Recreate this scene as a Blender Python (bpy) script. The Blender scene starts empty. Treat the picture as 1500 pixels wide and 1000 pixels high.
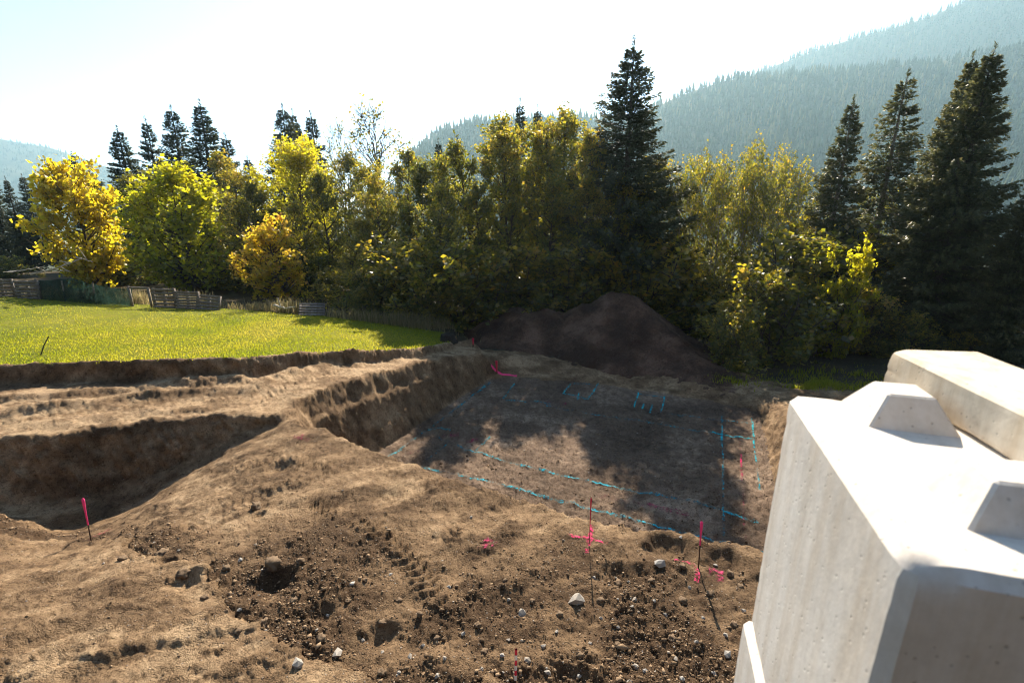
import bpy, bmesh, math, random
import numpy as np
from mathutils import Vector, Matrix
rng = np.random.default_rng(7)
random.seed(7)
R = math.radians
S = bpy.context.scene
COL = S.collection

# ------------------------------------------------------------------ camera, sky, sun, exposure
FPX, PITCH, CAMZ = 700.0, R(16.0), 5.0
cam_d = bpy.data.cameras.new('camera')
cam = bpy.data.objects.new('camera', cam_d); COL.objects.link(cam)
cam.location = (0, 0, CAMZ); cam.rotation_euler = (R(90) - PITCH, 0, 0)
cam_d.sensor_width = 36; cam_d.lens = 36 * FPX / 1500
cam_d.clip_start = 0.05; cam_d.clip_end = 12000
cam_d.dof.use_dof = True; cam_d.dof.focus_distance = 13; cam_d.dof.aperture_fstop = 2.8
S.camera = cam
SUN_EL, SUN_AZ = R(34.5), R(6)          # azimuth measured from +Y towards +X
W = bpy.data.worlds.new('World'); S.world = W; W.use_nodes = True
wn = W.node_tree.nodes; wl = W.node_tree.links
bg = wn['Background']
sky = wn.new('ShaderNodeTexSky'); sky.sky_type = 'NISHITA'; sky.sun_disc = False
sky.sun_elevation = SUN_EL; sky.sun_rotation = SUN_AZ
sky.air_density = 0.8; sky.dust_density = 0.5; sky.altitude = 2000
wl.new(sky.outputs[0], bg.inputs[0]); bg.inputs[1].default_value = 0.075
sd = bpy.data.lights.new('sun', 'SUN'); sun = bpy.data.objects.new('sun', sd); COL.objects.link(sun)
sd.energy = 5.0; sd.angle = R(0.53); sd.color = (1.0, 0.88, 0.72)
sdir = Vector((math.sin(SUN_AZ) * math.cos(SUN_EL), math.cos(SUN_AZ) * math.cos(SUN_EL), math.sin(SUN_EL)))
sun.rotation_euler = sdir.to_track_quat('Z', 'Y').to_euler(); sun.location = (0, 0, 60)
S.view_settings.view_transform = 'Standard'; S.view_settings.look = 'None'
S.view_settings.exposure = 1.7; S.view_settings.gamma = 1.0; S.view_settings.use_curve_mapping = False
S.render.engine = 'CYCLES'
cy = S.cycles
cy.use_denoising = True; cy.filter_width = 1.05
try: cy.denoiser = 'OPENIMAGEDENOISE'
except Exception: pass
cy.max_bounces = 8; cy.diffuse_bounces = 3; cy.glossy_bounces = 2; cy.transmission_bounces = 4
cy.volume_bounces = 1; cy.transparent_max_bounces = 12
cy.sample_clamp_indirect = 6

# ------------------------------------------------------------------ helpers
CP, SP = math.cos(PITCH), math.sin(PITCH)
def ray(px, py):
    X = (px - 750) / FPX; Y = (500 - py) / FPX
    return np.array([X, CP + Y * SP, -SP + Y * CP])
def at_z(px, py, z):            # photo pixel on the level plane z
    d = ray(px, py); t = (z - CAMZ) / d[2]
    return np.array([d[0] * t, d[1] * t, z])
def at_y(px, py, y):            # photo pixel at the distance y
    d = ray(px, py); t = y / d[1]
    return np.array([d[0] * t, y, CAMZ + d[2] * t])

def _hash(ix, iy, iz, seed):
    h = (ix * 374761393 + iy * 668265263 + iz * 2147483647 + seed * 974634777) & 0xFFFFFFFF
    h = ((h ^ (h >> 13)) * 1274126177) & 0xFFFFFFFF
    h = ((h ^ (h >> 16)) * 2246822519) & 0xFFFFFFFF
    return ((h ^ (h >> 15)) & 0xFFFFFF) / float(0xFFFFFF)
def vnoise(x, y, z, seed=0):
    xi, yi, zi = np.floor(x).astype(np.int64), np.floor(y).astype(np.int64), np.floor(z).astype(np.int64)
    fx, fy, fz = x - xi, y - yi, z - zi
    fx = fx * fx * fx * (fx * (fx * 6 - 15) + 10); fy = fy * fy * fy * (fy * (fy * 6 - 15) + 10); fz = fz * fz * fz * (fz * (fz * 6 - 15) + 10)
    r = 0
    for dx in (0, 1):
        wx = fx if dx else 1 - fx
        for dy in (0, 1):
            wy = fy if dy else 1 - fy
            for dz in (0, 1):
                wz = fz if dz else 1 - fz
                r = r + wx * wy * wz * _hash(xi + dx, yi + dy, zi + dz, seed)
    return r * 2 - 1
def fbm(x, y, z, octv=4, gain=0.5, seed=0):
    a, s, t = 1.0, 0, 0
    for o in range(octv):
        s = s + a * vnoise(x * 2.03 ** o + 17.3 * o, y * 2.03 ** o - 9.1 * o, z * 2.03 ** o + 3.7 * o, seed + o); t += a; a *= gain
    return s / t
def worley(x, y, seed=0):          # rounded clods with sharp crevices between them, 0..1
    xi, yi = np.floor(x).astype(np.int64), np.floor(y).astype(np.int64); d1 = np.full(x.shape, 9.0); hv_ = np.zeros(x.shape); zz = np.zeros_like(xi)
    for dx in (-1, 0, 1):
        for dy in (-1, 0, 1):
            cx, cy_ = xi + dx, yi + dy
            px_ = cx + _hash(cx, cy_, zz, seed); py_ = cy_ + _hash(cx, cy_, zz, seed + 1)
            d = (x - px_) ** 2 + (y - py_) ** 2; m = d < d1
            d1 = np.where(m, d, d1); hv_ = np.where(m, _hash(cx, cy_, zz, seed + 2), hv_)
    return np.sqrt(np.clip(1 - d1 * 1.3, 0, 1)) * (0.35 + 0.65 * hv_)
def sstep(a, b, x):
    t = np.clip((x - a) / (b - a), 0, 1); return t * t * (3 - 2 * t)

def mesh_np(name, v, f, mat, smooth=True, attrs=None):
    v = np.asarray(v, np.float32).reshape(-1, 3); f = np.asarray(f, np.int32)
    me = bpy.data.meshes.new(name); k = f.shape[1]
    me.vertices.add(len(v)); me.vertices.foreach_set('co', v.ravel())
    me.loops.add(f.size); me.loops.foreach_set('vertex_index', f.ravel())
    me.polygons.add(len(f)); me.polygons.foreach_set('loop_start', np.arange(0, f.size, k, dtype=np.int32))
    if smooth: me.polygons.foreach_set('use_smooth', np.ones(len(f), bool))
    for an, av in (attrs or {}).items():
        a = me.attributes.new(an, 'FLOAT', 'POINT'); a.data.foreach_set('value', np.asarray(av, np.float32))
    me.update(calc_edges=True)
    if mat: me.materials.append(mat)
    return me
def link(name, data, parent=None, loc=None):
    o = bpy.data.objects.new(name, data); COL.objects.link(o)
    if parent: o.parent = parent
    if loc is not None: o.location = loc
    return o
def tag(o, label=None, cat=None, group=None, kind=None):
    if label: o['label'] = label
    if cat: o['category'] = cat
    if group: o['group'] = group
    if kind: o['kind'] = kind
    return o

# material helpers
def new_mat(name):
    m = bpy.data.materials.new(name); m.use_nodes = True
    n = m.node_tree.nodes; l = m.node_tree.links; n.clear()
    out = n.new('ShaderNodeOutputMaterial')
    return m, n, l, out
def tex(n, l, scale, detail=6, rough=0.6, coord='Object', dist=0.0, vec=None):
    t = n.new('ShaderNodeTexNoise'); t.inputs['Scale'].default_value = scale; t.inputs['Detail'].default_value = detail
    t.inputs['Roughness'].default_value = rough; t.inputs['Distortion'].default_value = dist
    if vec is None:
        c = n.new('ShaderNodeTexCoord'); vec = c.outputs[coord]
    l.new(vec, t.inputs['Vector']); return t
def ramp(n, l, fac, stops):
    r = n.new('ShaderNodeValToRGB'); e = r.color_ramp.elements
    e[0].position, e[0].color = stops[0][0], (*stops[0][1], 1)
    e[1].position, e[1].color = stops[-1][0], (*stops[-1][1], 1)
    for p, c in stops[1:-1]:
        q = e.new(p); q.color = (*c, 1)
    l.new(fac, r.inputs[0]); return r
def mixc(n, l, fac, a, b, mode='MIX'):
    m = n.new('ShaderNodeMix'); m.data_type = 'RGBA'; m.blend_type = mode
    if isinstance(fac, float): m.inputs['Factor'].default_value = fac
    else: l.new(fac, m.inputs['Factor'])
    for s, v in (('A', a), ('B', b)):
        sock = [i for i in m.inputs if i.name == s and i.type == 'RGBA'][0]
        if isinstance(v, tuple): sock.default_value = (*v, 1)
        else: l.new(v, sock)
    return [o for o in m.outputs if o.type == 'RGBA'][0]
def mathn(n, l, op, a, b):
    m = n.new('ShaderNodeMath'); m.operation = op
    for i, v in enumerate((a, b)):
        if isinstance(v, (int, float)): m.inputs[i].default_value = v
        else: l.new(v, m.inputs[i])
    return m.outputs[0]
def bump(n, l, h, strength, dist):
    b = n.new('ShaderNodeBump'); b.inputs['Strength'].default_value = strength; b.inputs['Distance'].default_value = dist
    l.new(h, b.inputs['Height']); return b.outputs[0]
def princ(n, l, out, col, rough=0.9, normal=None, spec=0.2):
    p = n.new('ShaderNodeBsdfPrincipled'); p.inputs['Roughness'].default_value = rough
    p.inputs['Specular IOR Level'].default_value = spec
    if isinstance(col, tuple): p.inputs['Base Color'].default_value = (*col, 1)
    else: l.new(col, p.inputs['Base Color'])
    if normal is not None: l.new(normal, p.inputs['Normal'])
    l.new(p.outputs[0], out.inputs['Surface']); return p

def soil_mat(name, dry, mid, wet, grit=1.0):
    m, n, l, out = new_mat(name)
    big = tex(n, l, 0.55, 5, 0.6, dist=0.4); med = tex(n, l, 4.0, 8, 0.7); fine = tex(n, l, 38, 8, 0.75)
    at = n.new('ShaderNodeAttribute'); at.attribute_name = 'moist'
    s = mathn(n, l, 'ADD', mathn(n, l, 'MULTIPLY', big.outputs[0], 0.55), mathn(n, l, 'MULTIPLY', med.outputs[0], 0.6))
    s = mathn(n, l, 'ADD', s, mathn(n, l, 'MULTIPLY', at.outputs['Fac'], 0.42))
    c = ramp(n, l, s, [(0.44, dry), (0.60, mid), (0.86, wet)])
    f2 = ramp(n, l, fine.outputs[0], [(0.38, (0.28, 0.26, 0.25)), (0.46, (1, 1, 1)), (0.58, (1, 1, 1)), (0.68, (1.55, 1.5, 1.45))])  # dark end puts small crevice shadows into the soil colour
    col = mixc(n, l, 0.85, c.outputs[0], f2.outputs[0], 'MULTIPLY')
    sp2 = tex(n, l, 13, 9, 0.72); f3 = ramp(n, l, sp2.outputs[0], [(0.39, (0.40, 0.38, 0.36)), (0.46, (1, 1, 1)), (0.60, (1, 1, 1)), (0.68, (1.3, 1.28, 1.24))])  # coarser speckles, their dark end again crevice shadow painted into the colour
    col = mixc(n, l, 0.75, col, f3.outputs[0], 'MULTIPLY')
    vor = n.new('ShaderNodeTexVoronoi'); vor.inputs['Scale'].default_value = 26
    tc = n.new('ShaderNodeTexCoord'); l.new(tc.outputs['Object'], vor.inputs['Vector'])
    peb = ramp(n, l, vor.outputs['Distance'], [(0.0, (1, 1, 1)), (0.22, (1, 1, 1)), (0.30, (0, 0, 0))])
    sel = ramp(n, l, vor.outputs['Color'], [(0.80, (0, 0, 0)), (0.83, (1, 1, 1))])
    pm = mathn(n, l, 'MULTIPLY', peb.outputs[0], sel.outputs[0])
    col = mixc(n, l, mathn(n, l, 'MULTIPLY', pm, 0.55), col, (0.36, 0.32, 0.28))
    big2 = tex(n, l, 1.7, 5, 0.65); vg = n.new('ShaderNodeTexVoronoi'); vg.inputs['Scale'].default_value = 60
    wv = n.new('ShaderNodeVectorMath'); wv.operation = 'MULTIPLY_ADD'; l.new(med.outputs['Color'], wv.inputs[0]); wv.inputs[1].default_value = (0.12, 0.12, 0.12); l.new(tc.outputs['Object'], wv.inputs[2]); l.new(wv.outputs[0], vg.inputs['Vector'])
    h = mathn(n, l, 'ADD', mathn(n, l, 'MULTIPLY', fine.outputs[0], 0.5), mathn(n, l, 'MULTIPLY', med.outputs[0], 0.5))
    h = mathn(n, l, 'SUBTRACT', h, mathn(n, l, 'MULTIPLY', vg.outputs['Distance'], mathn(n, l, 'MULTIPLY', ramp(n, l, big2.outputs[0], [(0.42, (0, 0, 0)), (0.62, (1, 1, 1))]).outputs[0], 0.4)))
    crev_shade = ramp(n, l, vg.outputs['Distance'], [(0.35, (1, 1, 1)), (0.75, (0.55, 0.52, 0.5))]).outputs[0]  # shade in the crevices between grains, put into the colour
    col = mixc(n, l, 0.4, col, crev_shade, 'MULTIPLY')
    h = mathn(n, l, 'ADD', h, mathn(n, l, 'MULTIPLY', pm, 0.3))
    h = mathn(n, l, 'ADD', h, mathn(n, l, 'MULTIPLY', sp2.outputs[0], 0.5))
    princ(n, l, out, col, 0.95, bump(n, l, h, min(1.0, 0.9 * grit), 0.075), 0.12)
    return m
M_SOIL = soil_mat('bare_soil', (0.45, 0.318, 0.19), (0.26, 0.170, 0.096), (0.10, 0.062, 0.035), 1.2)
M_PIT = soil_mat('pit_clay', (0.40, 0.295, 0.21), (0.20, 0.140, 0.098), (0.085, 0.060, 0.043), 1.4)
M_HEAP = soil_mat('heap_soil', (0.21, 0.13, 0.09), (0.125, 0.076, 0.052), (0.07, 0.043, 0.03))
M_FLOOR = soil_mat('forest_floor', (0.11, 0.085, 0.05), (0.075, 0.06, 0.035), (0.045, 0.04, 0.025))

def lawn_mat():
    m, n, l, out = new_mat('lawn_turf')
    a = tex(n, l, 0.35, 4); b = tex(n, l, 9, 6, 0.7); c = tex(n, l, 70, 4)
    s = mathn(n, l, 'ADD', mathn(n, l, 'MULTIPLY', a.outputs[0], 0.5), mathn(n, l, 'MULTIPLY', b.outputs[0], 0.5))
    col = ramp(n, l, s, [(0.35, (0.10, 0.125, 0.012)), (0.5, (0.17, 0.18, 0.016)), (0.66, (0.25, 0.225, 0.03))]).outputs[0]
    princ(n, l, out, col, 0.9, bump(n, l, c.outputs[0], 0.9, 0.06), 0.1)
    return m
M_LAWN = lawn_mat()

def leaf_mat(name, stops, trans=0.5, gloss=0.06, tstops=None):
    m, n, l, out = new_mat(name)
    at = n.new('ShaderNodeAttribute'); at.attribute_name = 'tint'
    oi = n.new('ShaderNodeObjectInfo')
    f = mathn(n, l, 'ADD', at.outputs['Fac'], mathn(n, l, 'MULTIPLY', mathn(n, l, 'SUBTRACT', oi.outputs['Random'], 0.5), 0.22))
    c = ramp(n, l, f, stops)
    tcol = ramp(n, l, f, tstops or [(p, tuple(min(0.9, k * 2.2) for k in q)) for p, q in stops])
    d = n.new('ShaderNodeBsdfDiffuse'); t = n.new('ShaderNodeBsdfTranslucent'); g = n.new('ShaderNodeBsdfGlossy')
    g.inputs['Roughness'].default_value = 0.45
    l.new(c.outputs[0], d.inputs[0]); l.new(tcol.outputs[0], t.inputs[0])
    m1 = n.new('ShaderNodeMixShader'); m1.inputs[0].default_value = trans
    l.new(d.outputs[0], m1.inputs[1]); l.new(t.outputs[0], m1.inputs[2])
    m2 = n.new('ShaderNodeMixShader'); m2.inputs[0].default_value = gloss
    l.new(m1.outputs[0], m2.inputs[1]); l.new(g.outputs[0], m2.inputs[2])
    l.new(m2.outputs[0], out.inputs['Surface'])
    return m
M_GRASS = leaf_mat('grass_blades', [(0.0, (0.07, 0.12, 0.015)), (0.5, (0.14, 0.18, 0.02)), (1.0, (0.26, 0.24, 0.05))], 0.55, 0.008,
                   [(0.0, (0.28, 0.34, 0.015)), (0.5, (0.50, 0.48, 0.02)), (1.0, (0.64, 0.52, 0.08))])
M_DRYG = leaf_mat('dry_grass', [(0.0, (0.10, 0.10, 0.03)), (0.5, (0.20, 0.16, 0.075)), (1.0, (0.34, 0.27, 0.15))], 0.4, 0.03)
M_YEL = leaf_mat('yellow_leaves', [(0.0, (0.11, 0.14, 0.012)), (0.4, (0.27, 0.25, 0.014)), (0.8, (0.42, 0.32, 0.014)), (1.0, (0.46, 0.25, 0.02))], 0.62, 0.05,
                 [(0.0, (0.46, 0.46, 0.02)), (0.4, (0.85, 0.66, 0.025)), (0.8, (0.95, 0.68, 0.03)), (1.0, (0.95, 0.55, 0.04))])
M_GRN = leaf_mat('green_gold_leaves', [(0.0, (0.05, 0.08, 0.01)), (0.45, (0.12, 0.14, 0.012)), (0.8, (0.26, 0.22, 0.014)), (1.0, (0.38, 0.26, 0.015))], 0.7, 0.05,
                 [(0.0, (0.30, 0.36, 0.012)), (0.45, (0.60, 0.57, 0.015)), (0.8, (0.85, 0.72, 0.02)), (1.0, (0.92, 0.65, 0.03))])
M_ORG = leaf_mat('amber_leaves', [(0.0, (0.13, 0.13, 0.015)), (0.5, (0.32, 0.23, 0.018)), (1.0, (0.45, 0.22, 0.04))], 0.72, 0.05,
                 [(0.0, (0.6, 0.55, 0.02)), (0.5, (0.92, 0.66, 0.04)), (1.0, (0.92, 0.48, 0.10))])
M_WOOD = leaf_mat('woodland_leaves', [(0.0, (0.04, 0.055, 0.014)), (0.45, (0.075, 0.085, 0.018)), (0.75, (0.18, 0.145, 0.022)), (1.0, (0.27, 0.17, 0.03))], 0.5, 0.06,
                  [(0.0, (0.13, 0.18, 0.015)), (0.42, (0.29, 0.29, 0.02)), (0.7, (0.64, 0.52, 0.03)), (1.0, (0.75, 0.46, 0.04))])
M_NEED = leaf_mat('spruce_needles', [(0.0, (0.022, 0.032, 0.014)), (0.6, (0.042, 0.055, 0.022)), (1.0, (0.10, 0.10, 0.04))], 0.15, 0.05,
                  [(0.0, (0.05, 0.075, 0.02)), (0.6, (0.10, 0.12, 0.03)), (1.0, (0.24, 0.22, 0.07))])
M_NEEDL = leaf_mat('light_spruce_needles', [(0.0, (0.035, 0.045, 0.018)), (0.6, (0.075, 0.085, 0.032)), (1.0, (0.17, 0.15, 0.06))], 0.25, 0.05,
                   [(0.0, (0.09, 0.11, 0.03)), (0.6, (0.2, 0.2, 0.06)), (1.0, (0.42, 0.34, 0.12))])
M_FAR = leaf_mat('far_forest', [(0.0, (0.022, 0.036, 0.018)), (0.7, (0.04, 0.055, 0.024)), (1.0, (0.11, 0.10, 0.04))], 0.1, 0.0)

def bark_mat(name, a, b):
    m, n, l, out = new_mat(name)
    t = tex(n, l, 9, 7, 0.7); princ(n, l, out, ramp(n, l, t.outputs[0], [(0.35, a), (0.65, b)]).outputs[0], 0.92, bump(n, l, t.outputs[0], 0.7, 0.03), 0.1)
    return m
M_BARK = bark_mat('bark', (0.05, 0.04, 0.032), (0.12, 0.10, 0.085))
M_PALE = bark_mat('pale_bark', (0.16, 0.14, 0.12), (0.32, 0.29, 0.25))
M_DEAD = bark_mat('weathered_branch', (0.32, 0.28, 0.23), (0.52, 0.46, 0.38))
M_OLDW = bark_mat('weathered_boards', (0.10, 0.085, 0.075), (0.24, 0.215, 0.19))
M_RUST = bark_mat('rusty_steel', (0.05, 0.03, 0.022), (0.10, 0.06, 0.04))
M_STUMP = bark_mat('stump_wood', (0.02, 0.018, 0.015), (0.05, 0.042, 0.035))

def stone_mat(name, a, b, dust=(0.30, 0.235, 0.165)):
    m, n, l, out = new_mat(name)
    t = tex(n, l, 18, 6, 0.65); oi = n.new('ShaderNodeObjectInfo')
    c = ramp(n, l, t.outputs[0], [(0.3, a), (0.7, b)]).outputs[0]
    c = mixc(n, l, mathn(n, l, 'MULTIPLY', oi.outputs['Random'], 0.5), c, dust)
    princ(n, l, out, c, 0.85, bump(n, l, t.outputs[0], 0.5, 0.02), 0.25); return m
M_STONE = stone_mat('pale_stone', (0.20, 0.19, 0.175), (0.38, 0.36, 0.33))
M_CLODB = stone_mat('soil_lump', (0.09, 0.06, 0.036), (0.20, 0.135, 0.08), (0.17, 0.112, 0.066))
def crumb_mat():
    m, n, l, out = new_mat('soil_crumbs')
    at = n.new('ShaderNodeAttribute'); at.attribute_name = 'tint'; t = tex(n, l, 60, 4)
    c = ramp(n, l, at.outputs['Fac'], [(0.0, (0.07, 0.045, 0.027)), (0.45, (0.17, 0.115, 0.068)), (0.86, (0.30, 0.21, 0.13)), (0.95, (0.30, 0.27, 0.23)), (1.0, (0.42, 0.40, 0.37))])
    princ(n, l, out, c.outputs[0], 0.95, bump(n, l, t.outputs[0], 0.6, 0.01), 0.12); return m
M_CRUMB = crumb_mat()

def concrete_mat(name, base, dark, stain):
    m, n, l, out = new_mat(name)
    a = tex(n, l, 2.2, 6, 0.6, dist=0.5); b = tex(n, l, 30, 6, 0.65)
    tc = n.new('ShaderNodeTexCoord'); mp = n.new('ShaderNodeMapping'); mp.inputs['Scale'].default_value = (14, 14, 1.2)
    l.new(tc.outputs['Object'], mp.inputs[0]); st = tex(n, l, 1.0, 6, 0.7, vec=mp.outputs[0])
    c = ramp(n, l, a.outputs[0], [(0.3, dark), (0.55, base), (0.75, tuple(min(1, k * 1.08) for k in base))]).outputs[0]
    c = mixc(n, l, ramp(n, l, st.outputs[0], [(0.42, (0, 0, 0)), (0.70, (0.65, 0.65, 0.65))]).outputs[0], c, stain)
    v = n.new('ShaderNodeTexVoronoi'); v.inputs['Scale'].default_value = 55; l.new(tc.outputs['Object'], v.inputs['Vector'])
    hole = mathn(n, l, 'MULTIPLY', ramp(n, l, v.outputs['Distance'], [(0.0, (1, 1, 1)), (0.12, (1, 1, 1)), (0.2, (0, 0, 0))]).outputs[0],
                 ramp(n, l, v.outputs['Color'], [(0.62, (0, 0, 0)), (0.66, (1, 1, 1))]).outputs[0])
    spk = tex(n, l, 9, 8, 0.8); c = mixc(n, l, ramp(n, l, spk.outputs[0], [(0.60, (0, 0, 0)), (0.72, (0.55, 0.55, 0.55))]).outputs[0], c, (0.20, 0.165, 0.13))
    c = mixc(n, l, mathn(n, l, 'MULTIPLY', hole, 0.5), c, (0.18, 0.16, 0.14))
    c = mixc(n, l, 0.25, c, ramp(n, l, b.outputs[0], [(0.3, (0.6, 0.6, 0.6)), (0.6, (1, 1, 1))]).outputs[0], 'MULTIPLY')
    h = mathn(n, l, 'SUBTRACT', mathn(n, l, 'MULTIPLY', b.outputs[0], 0.5), hole)
    princ(n, l, out, c, 0.85, bump(n, l, h, 0.35, 0.006), 0.25); return m
M_CONC = concrete_mat('cast_concrete', (0.66, 0.61, 0.55), (0.54, 0.49, 0.43), (0.50, 0.41, 0.31))
M_BEAM = concrete_mat('weathered_concrete', (0.66, 0.585, 0.47), (0.50, 0.42, 0.31), (0.42, 0.31, 0.19))

def paint_mat(name, col, cover):
    m, n, l, out = new_mat(name)
    t = tex(n, l, 16, 6, 0.75); t2 = tex(n, l, 2.2, 3)
    s = mathn(n, l, 'ADD', mathn(n, l, 'MULTIPLY', t.outputs[0], 0.7), mathn(n, l, 'MULTIPLY', t2.outputs[0], 0.3))
    f = ramp(n, l, s, [(0.5 - cover, (1, 1, 1)), (0.5 - cover + 0.10, (0, 0, 0))]).outputs[0]
    d = n.new('ShaderNodeBsdfDiffuse'); d.inputs[0].default_value = (*col, 1)
    tr = n.new('ShaderNodeBsdfTransparent'); mx = n.new('ShaderNodeMixShader')
    l.new(f, mx.inputs[0]); l.new(d.outputs[0], mx.inputs[1]); l.new(tr.outputs[0], mx.inputs[2]); l.new(mx.outputs[0], out.inputs['Surface'])
    return m
M_BLUE = paint_mat('turquoise_spray', (0.04, 0.30, 0.37), 0.02)
M_BLUEB = paint_mat('bright_turquoise_spray', (0.03, 0.42, 0.48), 0.05)
M_PINK = paint_mat('pink_spray', (0.55, 0.04, 0.13), 0.025)
M_PINKF = paint_mat('faded_pink_spray', (0.36, 0.05, 0.11), -0.02)
def plain(name, col, rough=0.6, spec=0.3):
    m, n, l, out = new_mat(name); t = tex(n, l, 25, 4)
    c = mixc(n, l, 0.35, col, ramp(n, l, t.outputs[0], [(0.35, (0.55, 0.55, 0.55)), (0.6, (1, 1, 1))]).outputs[0], 'MULTIPLY')
    princ(n, l, out, c, rough, None, spec); return m
M_PINKS = plain('pink_paint', (0.85, 0.05, 0.20)); M_REDS = plain('red_paint', (0.62, 0.03, 0.07)); M_WHITE = plain('white_tape', (0.75, 0.73, 0.7))
M_BLACKROD = plain('dark_rod', (0.03, 0.028, 0.025))
def net_mat():
    m, n, l, out = new_mat('green_netting')
    t = tex(n, l, 5, 5, 0.7); w = tex(n, l, 60, 2)
    c = ramp(n, l, t.outputs[0], [(0.35, (0.010, 0.022, 0.017)), (0.65, (0.025, 0.055, 0.042))]).outputs[0]
    d = n.new('ShaderNodeBsdfDiffuse'); l.new(c, d.inputs[0]); tl = n.new('ShaderNodeBsdfTranslucent'); l.new(c, tl.inputs[0])
    mx0 = n.new('ShaderNodeMixShader'); mx0.inputs[0].default_value = 0.4; l.new(d.outputs[0], mx0.inputs[1]); l.new(tl.outputs[0], mx0.inputs[2])
    tr = n.new('ShaderNodeBsdfTransparent'); mx = n.new('ShaderNodeMixShader')
    l.new(ramp(n, l, w.outputs[0], [(0.52, (0, 0, 0)), (0.6, (0.7, 0.7, 0.7))]).outputs[0], mx.inputs[0])
    l.new(mx0.outputs[0], mx.inputs[1]); l.new(tr.outputs[0], mx.inputs[2]); l.new(mx.outputs[0], out.inputs['Surface']); return m
M_NET = net_mat()

# ------------------------------------------------------------------ terrain height model
class TPS:
    def __init__(s, pts):
        p = np.array(pts, float); s.c = p[:, :2]; n = len(p)
        d = np.linalg.norm(s.c[:, None] - s.c[None], axis=2); K = d
        A = np.zeros((n + 3, n + 3)); A[:n, :n] = K + np.eye(n) * 0.02; A[:n, n] = 1; A[:n, n + 1:] = s.c; A[n, :n] = 1; A[n + 1:, :n] = s.c.T
        s.w = np.linalg.solve(A, np.r_[p[:, 2], 0, 0, 0])
    def __call__(s, x, y):
        r = s.w[-3] + s.w[-2] * x + s.w[-1] * y
        for (cx, cy_), w in zip(s.c, s.w): r = r + w * np.sqrt((x - cx) ** 2 + (y - cy_) ** 2 + 0.09)
        return r
P_ = TPS([(0, 4, 0), (-2.5, 8.7, 0.02), (3.7, 5.9, 0), (0.6, 7.2, 0.02), (-5.4, 10.5, 0), (-4, 6.4, -0.1), (-6.4, 9.0, -0.45), (-7.4, 8.6, -0.9), (-9.3, 8.4, -1.5), (-8.6, 7.95, -1.3),
          (-7.6, 6.6, -0.75), (-6.2, 5.4, -0.2), (-10, 7.5, -0.05), (-11.5, 7.4, 0.08), (-9.0, 6.9, -0.5), (-10.5, 8.6, -1.7), (-13, 8.2, -1.9), (-16, 7, -1.6), (-14, 6, -0.3), (-8, 4.5, -0.1), (-5, 3, 0), (0, 0, 0.12), (1.2, 1.2, 0.12), (4, 2, 0.1),
          (-6, 0, 0), (8, 5, -0.2), (7.5, 8, -0.5), (10, 12, -1.2), (10.8, 16.5, -1.9), (11, 19, -2.1), (5, 21.3, -2.2), (16, 24, -2.2), (1, 22.3, -2.0), (-0.5, 21.6, -1.7),
          (0, 27, -2.2), (20, 8, -0.5), (30, 18, -1.2), (22, 32, -2.4), (0, 36, -2.4), (-12, 45, -2), (40, 40, -2.5), (0, 58, -2.6), (-40, 58, -2.2), (45, 10, -1), (-30, 3, -1), (-45, 20, 0)])
BENCH = TPS([(-20, 8.5, 0.0), (-11.3, 9.5, 0), (-8.9, 10.4, 0), (-5.7, 10.95, 0.02), (-5.25, 13.2, -0.12), (-4.6, 14.8, -0.35), (-3.7, 16.5, -0.6), (-2.5, 18.4, -0.95), (-1.5, 20.0, -1.3), (-14.8, 13, 0.05), (-8.3, 13.8, 0.02), (-6, 15.9, -0.35), (-4.0, 17.8, -0.75), (-2.6, 20.6, -1.2), (-25, 14, 0.1)])
LAWN = TPS([(-14.8, 13.05, 0.5), (-8.3, 13.8, 0.5), (-6, 15.9, 0.02), (-4.0, 17.8, -0.45), (-25.5, 23.5, 0.5), (-14, 22.9, 0.0), (-9.5, 22.3, -0.2), (-3.5, 21.4, -0.85), (-22, 13.5, 0.7), (-20, 30, -0.6),
            (-30, 36, -0.9), (-10, 30, -1.3), (-4, 26, -1.2), (-34, 20, 0.9), (-2.6, 21, -1.1), (-12, 45, -2), (-40, 58, -2.2)])
PIT_RIM = np.array([(-5.3, 10.6), (-2.5, 8.75), (-0.6, 7.62), (1.24, 6.77), (3.7, 5.9), (5.0, 5.4), (5.6, 6.0), (7.4, 10.3), (9.8, 16.0), (10.0, 17.5), (7, 20.6), (3, 21.9), (-0.6, 21.3), (-1.5, 20.0), (-2.5, 18.4), (-3.7, 16.5), (-4.6, 14.8), (-5.25, 13.2), (-5.75, 11.7)])
PIT_BASE = np.array([(-4.75, 11.05), (-2.0, 9.4), (0.5, 8.1), (4.7, 6.4), (6.6, 10.7), (8.9, 16.1), (4.5, 17.9), (-0.9, 19.6), (-3.8, 13.2)])
UP = np.array([(-60, 2), (-20, 7.4), (-11.3, 9.5), (-8.97, 10.4), (-7.2, 10.75), (-5.7, 10.95), (-5.75, 11.7), (-5.25, 13.2), (-4.6, 14.8), (-3.7, 16.5), (-2.5, 18.4), (-1.5, 20.0), (-1.6, 21.3), (-2.4, 23), (-3.5, 27), (-8, 62), (-90, 62)])
LEDGE = np.array([(-60, 10.5), (-25, 12.6), (-14.8, 13.05), (-11.5, 13.3), (-8.3, 13.8), (-6, 15.9), (-4.0, 17.8), (-3.1, 19.4), (-2.8, 20.6), (-2.8, 22), (-3.2, 24), (-4, 28), (-8, 62), (-90, 62)])
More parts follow.
